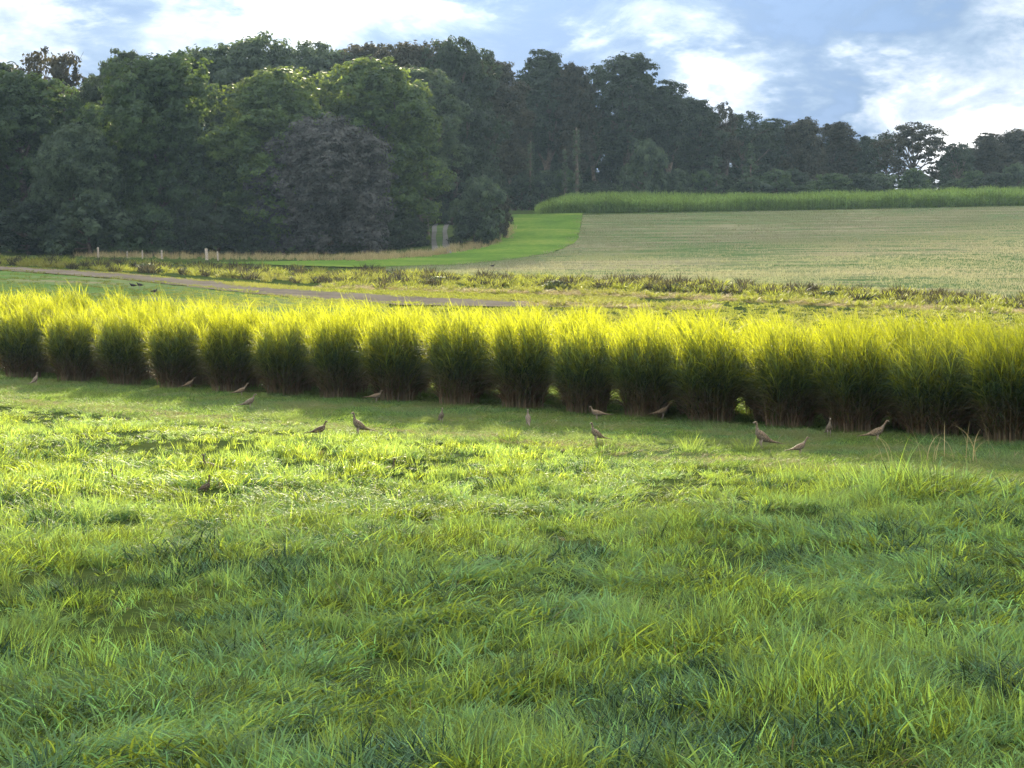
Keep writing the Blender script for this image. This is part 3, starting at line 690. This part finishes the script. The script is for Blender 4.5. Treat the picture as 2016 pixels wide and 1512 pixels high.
tree('forest_tree', 1795, 305, 240, 160, 'thin0', 'rust', 'open-crowned tree with sky between its limbs in the low tree line')
tree('forest_tree', 1740, 312, 258, 80, 'thin0', 'dark', 'smaller open-crowned tree next to the one with sky between its limbs')
for x, D, yt, wp, k in [(930, 300, 150, 130, 'oak2'), (1000, 310, 170, 130, 'oak0'), (1060, 312, 150, 130, 'oak1'), (1120, 315, 190, 120, 'mid0'), (1190, 318, 215, 130, 'mid0'), (1250, 312, 150, 130, 'oak2'), (1310, 316, 225, 130, 'mid0'), (1370, 318, 235, 120, 'mid0'), (1440, 322, 252, 120, 'mid0'), (1510, 325, 255, 120, 'mid0'), (1580, 325, 262, 120, 'mid0'), (1650, 326, 275, 120, 'mid0'), (1900, 328, 290, 130, 'mid0'), (1980, 330, 280, 130, 'mid0'), (2060, 330, 270, 130, 'mid0')]:
    tree('forest_tree', x, D, yt, wp, k, 'dark', 'dark tree deep in the wood, seen only between nearer crowns', 'tree', 'trees deep in the wood')
for i in range(26):
    x = 1030 + i * 44 + random.uniform(-14, 14)
    tree('hedge_shrub', x, 279 + random.uniform(-3, 5), 352 - i * .5 + random.uniform(-24, 12), random.uniform(62, 95), 'bush%d' % (i % 2), ('dark', 'grey', 'green')[i % 3], 'shrub of the hedge between the maize strip and the far trees', 'shrub', 'shrubs behind the maize strip')
tree('young_conifer', 1408, 274, 304, 40, 'cone0', 'grey', 'slim pointed young conifer rising from the hedge behind the maize', 'conifer')
tree('young_conifer', 1476, 274, 278, 62, 'cone0', 'grey', 'broader taller young conifer rising from the hedge behind the maize', 'conifer')
tree('young_conifer', 1270, 275, 272, 90, 'bush0', 'grey', 'pale green young tree spreading over the hedge below the square-shouldered tree', 'tree')

# ivy-clad bare trunks in front of the tall trees
def ivy_trunk(x, D, ytop, wpx, lean, label):
    X, Y = at(x, D); z = tz(X, Y); H = (proj_y(X, Y, z) - ytop) / F_PX * D; r = wpx / F_PX * D / 2
    e = bpy.data.objects.new('ivy_clad_trunk', None); COL.objects.link(e); e.location = (X, Y, z - .1)
    tag(e, label, 'tree trunk')
    s = np.linspace(0, 1, 7); p = np.stack([lean * s * H, 0 * s, s * H], -1)
    V, Q, T = tube(p, np.linspace(r * .55, r * .2, 7), 7)
    link('trunk', mesh_obj_data('trunk', V, Q, [M_bark], T, smooth=True), e)
    m = 110; f = rng.random(m); a = rng.random(m) * 6.28
    d = np.stack([np.cos(a), np.sin(a), 0 * a], -1)
    c = np.stack([lean * f * H, 0 * f, f * H * .96], -1) + d * (r * (.95 - .45 * f))[:, None]
    V, Q, T = leaf_cloud(c, np.full(m, .28), 12, .15, d, 900 + int(x))
    link('ivy', mesh_obj_data('ivy', V, Q, [M_ivy], T), e)
ivy_trunk(1137, 278, 250, 17, -.02, 'thick trunk wrapped in pale green ivy standing behind the maize strip')
ivy_trunk(1112, 280, 290, 10, 0, 'thinner ivy-wrapped trunk next to the thick ivy trunk')
ivy_trunk(1042, 281, 275, 13, .02, 'ivy-wrapped trunk near the maize corner')

# ------------------------------------------------------------------ maize strip, dry verge, weeds, swaths
def band(n, xs, ytop, ybot):
    x = rng.uniform(*xs, n); t_ = np.interp(x, *zip(*ytop)); b_ = np.interp(x, *zip(*ybot)); y = t_ + (b_ - t_) * rng.random(n)
    G = np.array([ground_at(a, b) for a, b in zip(x, y)])
    G[:, 0] += rng.normal(0, .12, n); G[:, 1] += rng.uniform(-.25, .25, n); G[:, 2] = terr(G[:, 0], G[:, 1])
    return G
def maize_plants():
    protos = []
    for k in range(4):
        r_ = np.random.default_rng(400 + k); n = 26
        base = np.stack([r_.normal(0, .25, n), r_.normal(0, .25, n), r_.uniform(.2, 1.7, n)], -1)
        V, Q, T = ribbons(base, r_.random(n) * 6.28, r_.uniform(.5, .9, n), r_.uniform(.1, .5, n), r_.uniform(1.2, 2.3, n), r_.uniform(.07, .12, n), 4, 1.1, r_.normal(0, .5, n), .8, r_.random(n))
        b2 = np.stack([r_.normal(0, .25, 5), r_.normal(0, .25, 5), np.zeros(5)], -1)
        V2, Q2, T2 = ribbons(b2, r_.random(5) * 6, np.full(5, 2.15), np.zeros(5), np.full(5, .06), np.full(5, .05), 3, 1, r_.random(5) * 3, .5)
        V, Q, T = merge([(V, Q, T), (V2, Q2, T2)])
        protos.append(mesh_obj_data('maize', V, Q, [M_maize], T))
    n = 5200
    x = rng.uniform(1056, 2420, n); front = np.interp(x, [1056, 1100, 1500, 2016, 2420], [424, 421.5, 415, 405, 397])
    G = np.array([ground_at(a, b) for a, b in zip(x, front)]); dep = rng.uniform(.3, 9, n) ** 1.0
    X = G[:, 0] + dep * (x - CX) / F_PX; Y = G[:, 1] + dep
    sc = rng.uniform(.75, 1.12, n) * np.interp(x, [1056, 1075, 1110], [.55, .8, 1]) * (.78 + .4 * VNoise(81, 4)(X, Y))
    scatter('maize_crop', np.stack([X, Y, terr(X, Y)], -1), np.stack([0 * X, 0 * X, rng.random(n) * 6.28], -1), np.stack([sc] * 3, -1), rng.integers(0, 4, n), protos,
            'strip of green maize across the top of the stubble field', 'maize')
maize_plants()
def far_tufts(name, G, sizes, protos, label, cat, probs=None):
    n = len(G); sc = rng.uniform(*sizes, n)
    scatter(name, G, np.stack([rng.normal(0, .1, n), rng.normal(0, .1, n), rng.random(n) * 6.28], -1), np.stack([sc * 1.1, sc * 1.1, sc], -1), rng.choice(len(protos), n, p=probs), protos, label, cat)
P_dry = [tuft(30, .25, (.5, 1.0), (.012, .03), (0, .25), (.1, .8), M_straw, 3, None, 500 + k) for k in range(3)]
P_weed = [tuft(46, .28, (.25, .6), (.03, .07), (0, .8), (.5, 1.9), M_weed, 3, None, 510 + k) for k in range(4)]
P_green = [tuft(40, .35, (.15, .35), (.02, .05), (0, .8), (.5, 1.7), M_weed, 3, None, 520 + k) for k in range(3)]
P_swath = [tuft(50, .45, (.3, .7), (.02, .045), (.9, 1.5), (1.4, 1.9), M_straw, 3, None, 530 + k) for k in range(3)]
G = np.concatenate([band(420, (150, 720), [(150, 500), (720, 508)], [(150, 507), (720, 516)]), band(500, (700, 1012), [(700, 508), (850, 500), (960, 470), (1012, 440)], [(700, 517), (850, 507), (960, 490), (1012, 468)])])
far_tufts('dry_verge_grass', G, (.3, .8), P_dry, 'pale dry grass along the foot of the wood and headland', 'grass')
G = np.concatenate([band(1000, (-400, 760), [(-400, 502), (0, 508), (400, 524), (760, 536)], [(-400, 510), (0, 522), (400, 545), (760, 572)]),
                    band(1500, (700, 2400), [(700, 536), (900, 544), (1300, 557), (1600, 572), (2016, 592), (2400, 610)], [(700, 560), (900, 566), (1300, 576), (1600, 592), (2016, 612), (2400, 628)])])
P_dark = [tuft(50, .3, (.3, .75), (.03, .07), (0, .7), (.4, 1.6), TREE_MATS['rust'], 3, None, 540 + k) for k in range(2)]
far_tufts('rough_weeds', G, (.3, 1.25), P_weed + P_green + P_dark, 'band of rough sunlit weeds between stubble and the cut grass', 'weeds')
G = np.concatenate([band(1500, (640, 2400), [(640, 562), (1000, 574), (1300, 580), (1600, 594), (2016, 614), (2400, 630)], [(640, 572), (1000, 580), (1300, 588), (1600, 602), (2016, 620), (2400, 638)]),
                    band(300, (1050, 1400), [(1050, 598), (1400, 604)], [(1050, 604), (1400, 612)])])
far_tufts('cut_swaths', G, (.5, 1.0), P_swath + P_weed[:1], 'raked swaths of pale cut grass beyond the tall row', 'hay', [.3, .3, .25, .15])
def stubble_rows():
    M_stalk = leaf_material('stubble_stalk', (0.13, 0.15, 0.085), (0.31, 0.29, 0.205), (0.34, 0.32, 0.18), 0.34, 0.8, 0.05, patch=(0.17, 0.215, 0.10), patch_scale=0.045, objvar=0.12)
    protos = []
    for k in range(4):
        r_ = np.random.default_rng(560 + k); n = 46
        base = np.stack([r_.uniform(-1.1, 1.1, n), r_.normal(0, .10, n), np.full(n, -.02)], -1)
        V, Q, T = ribbons(base, r_.random(n) * 6.28, r_.uniform(.08, .20, n), r_.uniform(0, .4, n), r_.uniform(.1, 1.3, n), r_.uniform(.03, .06, n), 1, 1.0, r_.random(n) * 3, .5, r_.random(n))
        protos.append(mesh_obj_data('stubble_row', V, Q, [M_stalk], T))
    ca, sa = math.cos(-.12), math.sin(-.12)
    A, B = np.meshgrid(np.arange(-70, 150, 1.9), np.arange(90, 300, .62)); A = A.ravel() + rng.normal(0, .4, A.size); B = B.ravel() + rng.normal(0, .05, B.size)
    X = A * ca - B * sa * .0 + 0 * B; Y = B + A * sa
    u = X / Y * F_PX + CX; v = proj_y(X, Y, terr(X, Y))
    lo = np.interp(u, *zip(*STUB_TOP)); hi = np.interp(u, *zip(*STUB_BOT))
    ok = (u > 765) & (u < 2450) & (v > lo + .6) & (v < hi + 2) & (rng.random(len(u)) < .35 + .75 * VNoise(91, 7)(X, Y * .4))
    X, Y = X[ok], Y[ok]; n = len(X)
    sc = rng.uniform(.7, 1.25, n)
    scatter('stubble_stalks', np.stack([X, Y, terr(X, Y) + .05], -1), np.stack([0 * X, 0 * X, -.12 + rng.normal(0, .03, n)], -1), np.stack([np.ones(n), sc, sc], -1), rng.integers(0, 4, n), protos,
            'pale tan and green stubble standing in rows over the field', 'stubble')
stubble_rows()
G = band(1500, (700, 1140), [(700, 514), (850, 506), (960, 490), (1000, 458), (1008, 428), (1140, 426)], [(700, 528), (900, 521), (1000, 511), (1090, 497), (1128, 479), (1140, 460)])
far_tufts('headland_grass', G, (.2, .5), P_green, 'short bright grass of the curved headland beside the stubble', 'grass')
G = band(2200, (-400, 760), [(-400, 520), (0, 536), (500, 582), (760, 600)], [(-400, 600), (760, 610)])
far_tufts('fallow_growth', G, (.25, .6), P_green, 'thin green growth on the fallow ground beyond the tall row', 'weeds')
G = np.concatenate([band(3000, (700, 2400), [(700, 606), (1000, 607), (1150, 604), (1400, 592), (1600, 600), (2016, 619), (2400, 636)], [(700, 640), (2400, 680)]), ])
G = np.concatenate([G, band(1300, (450, 1250), [(450, 556), (640, 570), (1000, 580), (1250, 586)], [(450, 566), (640, 575), (1000, 594), (1250, 604)]),
                    band(420, (-100, 1000), [(-100, 522), (0, 525), (240, 539), (640, 574), (1000, 594)], [(-100, 524), (0, 527), (240, 542), (640, 579), (1000, 597)]),
                    band(260, (-100, 900), [(-100, 529), (0, 532), (240, 549), (640, 591), (900, 602)], [(-100, 531), (0, 534), (240, 552), (640, 594), (900, 606)])])
far_tufts('aftermath_grass', G, (.3, .75), P_green, 'short green grass beyond the tall row and along the bare track', 'grass')
# bushes that stand out of the weeds
for x, y, wp, hp, lb in [(290, 532, 44, 16, 'long low dark bush in the weeds beside the bare track'), (355, 533, 30, 14, 'small rounded bush next to the long low bush by the bare track'), (243, 527, 14, 12, 'tiny upright bush in the weeds beside the bare track'),
                         (1635, 590, 42, 20, 'dark rounded bush standing out of the sunlit weeds'), (1700, 594, 28, 16, 'smaller dark bush beside the dark rounded bush in the weeds'), (1330, 574, 34, 18, 'loose dark bush in the weeds near the stubble edge'), (860, 556, 40, 14, 'low green bush in the weeds nearest the headland'), (1090, 568, 48, 18, 'wide dark bush in the weeds above the cut swaths')]:
    X, Y, Z = ground_at(x, y)
    tree('weed_bush', x, Y, y - hp, wp, 'bush%d' % random.randint(0, 1), 'green', lb, 'bush')

# ------------------------------------------------------------------ fence posts at the wood edge
def post_mesh(seed, h, r):
    V, Q, T = tube([(0, 0, -.3), (.01, 0, h * .5), (.0, .01, h * .97), (0, .01, h)], [r, r * .97, r * .93, r * .8], 8)
    return mesh_obj_data('fence_post', V, Q, [M_post], T)
for i, (x, y, h, r, lb) in enumerate([(408, 512, .95, .13, 'stout pale fence post in the dry grass below the yellow-topped tree'), (430, 513, .75, .07, 'thin fence post close to the stout pale post'), (195, 507, .9, .09, 'pale fence post below the big round tree'),
                                      (282, 509, .7, .07, 'grey fence post in the dry grass between the pale posts'), (320, 510, .75, .08, 'slightly leaning grey post in the dry verge below the big round tree'), (252, 508, .6, .06, 'short grey post half hidden in the dry verge')]):
    X, Y, Z = ground_at(x, y); o = link('fence_post', post_mesh(i, h, r), None, (X, Y, Z)); o.rotation_euler = (random.uniform(-.05, .05), random.uniform(-.06, .06), i); tag(o, lb, 'post')

# ------------------------------------------------------------------ tussocks and tall bents that stand out
def tussock(x, y, h, n, label, mat=M_blade, rad=.16):
    X, Y, Z = ground_at(x, y)
    me = tuft(n, rad, (h * .6, h * 1.15), (.006, .012), (0, .5), (.3, 1.5), mat, 6, None, int(x * 3 + y))
    o = link('grass_tussock', me, None, (X, Y, Z)); tag(o, label, 'grass tussock')
tussock(1003, 872, .36, 70, 'bright upright grass tussock at the shade edge beside a standing pheasant')
tussock(1360, 892, .42, 80, 'largest bright grass tussock at the shade edge')
tussock(1470, 892, .32, 50, 'small bright grass tussock beside the largest dark pheasant')
tussock(868, 850, .24, 30, 'small tuft of bright grass below the pale pheasant in the shade')
tussock(1195, 884, .26, 46, 'dry grass tuft behind the pheasant crouching at the shade edge', M_short)
def bents(x, y, n, h, label, spread=.5):
    r_ = np.random.default_rng(int(x))
    X, Y, Z = ground_at(x, y)
    for i in range(n):
        b = np.array([[0, 0, -.03]]); f = lambda a, b_: np.array([r_.uniform(a, b_)])
        V, Q, T = ribbons(b, r_.choice([.3, 2.8], 1) + r_.normal(0, .5, 1), f(h * .7, h * 1.25), f(0, .2), f(.2, 2.1), f(.010, .016), 9, 2.0, r_.normal(0, .4, 1), .6)
        px_, py_ = X + r_.normal(0, spread), Y + r_.normal(0, .3)
        o = link('tall_grass_stalk', mesh_obj_data('tall_grass_stalk', V, Q, [M_straw], T), None, (px_, py_, tz(px_, py_))); tag(o, label, 'grass stalk', 'pale stalks on the meadow edge')
bents(1790, 915, 8, .62, 'arching pale grass stalk beside the pheasant that walks with neck stretched')
bents(1880, 915, 8, .65, 'pale grass stalk between the arching stalks and the tallest stalks of the meadow edge')
bents(1965, 915, 10, .8, 'one of the tallest pale grass stalks leaning over the meadow edge', .6)

# ------------------------------------------------------------------ pheasants
def bird_material(name, c1, c2, c3):
    m = bpy.data.materials.new(name); m.use_nodes = True; t = NT(m.node_tree); t.n.clear()
    v = t.node('ShaderNodeTexCoord').outputs['Object']
    a = t.noise(t.vmath('MULTIPLY', v, (1.0, 1.4, 1.4)), 38, 3, .6); 
    c = t.ramp(a, [(.36, c1), (.52, c2), (.66, c3)])
    bs = t.node('ShaderNodeBsdfPrincipled', {'Base Color': c, 'Roughness': .7, 'Specular IOR Level': .25})
    t.l.new(bs.outputs[0], t.node('ShaderNodeOutputMaterial').inputs[0]); return m
B_back = bird_material('feathers_brown', (.045, .034, .024), (.14, .10, .062), (.26, .20, .135))
B_pale = bird_material('feathers_buff', (.07, .058, .042), (.135, .112, .083), (.21, .178, .14))
B_dark = bird_material('feathers_dark', (.02, .016, .014), (.06, .042, .028), (.14, .10, .06))
B_black = bird_material('feathers_black', (.008, .008, .01), (.014, .014, .017), (.03, .03, .035))
B_beak = plain('beak_horn', (.25, .22, .18), (.35, .31, .25), 60)
B_leg = plain('leg_grey', (.2, .17, .14), (.3, .26, .21), 60)

def bird_mesh(pitch, neck, head_fwd, tail=1.0, back=B_back, under=B_pale, sz=1.0, name='pheasant', hb=.27):
    """one continuous loft from the tail tip to the beak; pitch = how upright the body is carried"""
    cp, sp = math.cos(pitch), math.sin(pitch)
    def body(a, b): return np.array([a * cp - b * sp, 0, hb + a * sp + b * cp])
    nb = body(.155, .045)                                   # root of the neck
    up = np.array([math.sin(head_fwd), 0, math.cos(head_fwd)])
    hd = nb + up * neck
    dn = body(-.20, .0); tl = np.array([-.34 * tail, 0, max(.05, hb - .30 * tail * sp - .02) - dn[2]]) * .95
    rings = [  # centre, half width, half height, spine tangent handled by gradient
        (dn + tl, .006, .004), (dn + tl * .6, .022, .010), (dn + tl * .2, .036, .024), (body(-.17, 0), .052, .048), (body(-.10, -.005), .075, .074),
        (body(-.02, -.008), .088, .090), (body(.06, .0), .085, .090), (body(.115, .018), .066, .072), (nb, .042, .044), (nb + up * neck * .35, .027, .028),
        (nb + up * neck * .75, .021, .022), (hd, .025, .026), (hd + np.array([.02, 0, .012]), .025, .026), (hd + np.array([.042, 0, .008]), .018, .018),
        (hd + np.array([.060, 0, .002]), .008, .009), (hd + np.array([.078, 0, -.006]), .002, .003)]
    C = np.array([r[0] for r in rings]); m = len(C); S = 12
    tg = np.gradient(C, axis=0); tg /= np.linalg.norm(tg, axis=1, keepdims=True)
    V, Q, MI = [], [], []
    ang = np.arange(S) * 2 * math.pi / S
    for i in range(m):
        side = np.array([0, 1.0, 0]); upv = np.cross(tg[i], side); upv = upv if upv @ np.array([-.3, 0, 1]) > 0 else -upv
        V.append(C[i] + np.cos(ang)[:, None] * side * rings[i][1] + np.sin(ang)[:, None] * upv * rings[i][2])
    V = np.concatenate(V)
    for i in range(m - 1):
        for k in range(S):
            Q.append((i * S + k, i * S + (k + 1) % S, (i + 1) * S + (k + 1) % S, (i + 1) * S + k))
            low = math.sin(ang[k] + math.pi / S) < -.15
            MI.append(2 if i >= 13 else (1 if (low and i >= 3) or i in (8,) else 0))
    parts_V, parts_Q = [V], [np.array(Q)]; off = len(V)
    def add(v, q, mi):
        nonlocal off
        parts_V.append(v); parts_Q.append(q + off); off += len(v); MI.extend([mi] * len(q))
    for s in (-1, 1):
        # folded wing: a flattened shell lying on the flank
        u = np.linspace(0, 1, 7); wv = []
        for t_ in u:
            a_ = .10 - .33 * t_; wdt = .055 * math.sin(math.pi * min(.98, .12 + t_ * .86)) ** .7
            for h in (-1, -.3, .4, 1):
                b_ = .018 + h * wdt - .015 * t_; bulge = .092 * math.cos(min(1.2, abs(h) * .9 + .15)) * (1 - .55 * t_ ** 1.6) + .004
                p = body(a_, b_); wv.append((p[0], s * bulge, p[2]))
        wq = [(i * 4 + j, i * 4 + j + 1, (i + 1) * 4 + j + 1, (i + 1) * 4 + j) for i in range(6) for j in range(3)]
        add(np.array(wv), np.array(wq), 0)
        hip = body(-.02, -.05); k1 = np.array([hip[0] + .03, s * .04, hip[2] * .62]); k2 = np.array([hip[0] - .005, s * .042, .02])
        v, q, _ = tube([(hip[0], s * .035, hip[2]), k1, k1 * .5 + k2 * .5, k2], [.032, .016, .008, .007], 6); add(v, q, 3)
        for ta in (-.5, 0, .5, 3.14):
            l_ = .045 if ta < 3 else .02
            v, q, _ = tube([k2, k2 + np.array([math.cos(ta) * l_ * .6, math.sin(ta) * l_ * .6, -.012]), k2 + np.array([math.cos(ta) * l_, math.sin(ta) * l_, -.018])], [.006, .005, .002], 5); add(v, q, 3)
    V = np.concatenate(parts_V) * sz; Q = np.concatenate(parts_Q)
    return mesh_obj_data(name, V, Q, [back, under, B_beak, B_leg], None, MI, smooth=True)
BP = {
    'alert': bird_mesh(.55, .16, .15), 'walk': bird_mesh(.42, .13, .55), 'stretch': bird_mesh(.30, .19, .60), 'low': bird_mesh(.12, .12, .45),
    'upright': bird_mesh(.85, .17, -.05), 'dark': bird_mesh(.30, .15, .35, .9, B_dark, B_back), 'head': bird_mesh(.15, .22, .1, .5, B_dark, B_dark, hb=.115),
    'pale': bird_mesh(.42, .14, .45, 1, B_pale, B_pale), 'paleup': bird_mesh(.62, .14, .15, 1, B_pale, B_pale),
}
BIRDS = [  # x, y of the feet, pose, heading (0 = +X, degrees), scale, label
    (68, 762, 'paleup', 60, .95, 'pale pheasant standing upright by the row below the second clump'),
    (372, 770, 'walk', 10, .95, 'brown pheasant walking at the foot of the clumps in deep shade'),
    (474, 785, 'stretch', 15, .95, 'grey-brown pheasant stretching its neck beside the bright gap in the row'),
    (490, 810, 'pale', 12, 1.0, 'pale-backed pheasant with dark tail walking along the shade edge'),
    (628, 868, 'dark', 10, .95, 'dark slim pheasant striding through the sunlit grass'),
    (706, 862, 'alert', 205, 1.2, 'large plump brown pheasant standing in the sunlit grass next to the dark slim one'),
    (740, 796, 'low', 15, .95, 'dim brown pheasant crouching against the foot of the row'),
    (868, 838, 'paleup', -70, .9, 'pale grey pheasant facing out of the shade above a small bright tuft'),
    (1040, 845, 'paleup', 95, .95, 'upright slim pheasant seen from behind beside the bright upright tussock'),
    (1176, 833, 'low', 160, 1.0, 'grey-brown pheasant resting in the shade below the row'),
    (1175, 878, 'alert', 200, 1.0, 'brown pheasant with pale neck at the shade edge in front of the dry tuft'),
    (1305, 828, 'stretch', 12, 1.0, 'grey pheasant stretching upward at the foot of the row next to a gap'),
    (1502, 888, 'alert', 195, 1.3, 'largest dark brown pheasant, neck raised, beside a small bright tussock'),
    (1576, 902, 'stretch', 20, .9, 'pheasant half hidden in bright grass with only its pale neck raised'),
    (1633, 865, 'paleup', -80, .95, 'slim pale pheasant standing front-on in the shade below a bright gap'),
    (1728, 876, 'stretch', 10, 1.15, 'grey-brown pheasant walking with neck stretched toward the pale stalks'),
    (15, 912, 'head', 180, .85, 'dark bird head on a thin neck rising from the sunlit grass at the meadow end'),
    (230, 956, 'head', 180, .85, 'dark bird head rising from grass where sun fades into shade'),
    (410, 926, 'head', 170, .85, 'dark bird head with hunched neck in the sunlit grass'),
    (402, 968, 'head', 60, .8, 'small dark bird nearly hidden in grass just below the hunched one'),
    (764, 934, 'head', 15, .85, 'dark bird head in sunlit grass below the large plump pheasant'),
]
for x, y, k, hd, sc, lb in BIRDS:
    X, Y, Z = ground_at(x, y)
    o = link('pheasant', BP[k], None, (X, Y, Z + (.03 if k != 'head' else 0)), math.radians(hd), (sc * .67,) * 3)
    tag(o, lb, 'pheasant', 'pheasants feeding along the row')
crow = bird_mesh(.12, .07, .6, .55, B_black, B_black, .75, 'crow')
for x, y, hd, lb in [(262, 572, 190, 'black crow on the fallow field, the darker of a close pair'), (276, 571, 170, 'crow with a pale back glint beside the black one on the fallow field'), (304, 584, 30, 'small crow apart from the close pair on the fallow field'), (970, 530, 20, 'tiny dark bird at the lit edge of the stubble field')]:
    X, Y, Z = ground_at(x, y); o = link('crow', crow, None, (X, Y, Z + .06), math.radians(hd)); tag(o, lb, 'crow', 'crows on the far fields')

# ------------------------------------------------------------------ haze over the whole valley
def haze():
    m = bpy.data.materials.new('air'); m.use_nodes = True; t = NT(m.node_tree); t.n.clear()
    v = t.node('ShaderNodeVolumePrincipled', {'Color': (.52, .74, 1, 1), 'Density': HAZE, 'Anisotropy': .2})
    t.l.new(v.outputs[0], t.node('ShaderNodeOutputMaterial').inputs['Volume'])
    x0, x1, y0, y1, z0, z1 = -300, 300, -65, 430, -3, 48
    V = [(x, y, z) for z in (z0, z1) for y in (y0, y1) for x in (x0, x1)]
    Q = [(0, 2, 3, 1), (4, 5, 7, 6), (0, 1, 5, 4), (2, 6, 7, 3), (0, 4, 6, 2), (1, 3, 7, 5)]
    o = link('haze', mesh_obj_data('haze', V, Q, [m])); o['kind'] = 'stuff'; tag(o, 'thin blue haze hanging over the fields', 'haze')
HAZE = 0.00011
if HAZE: haze()
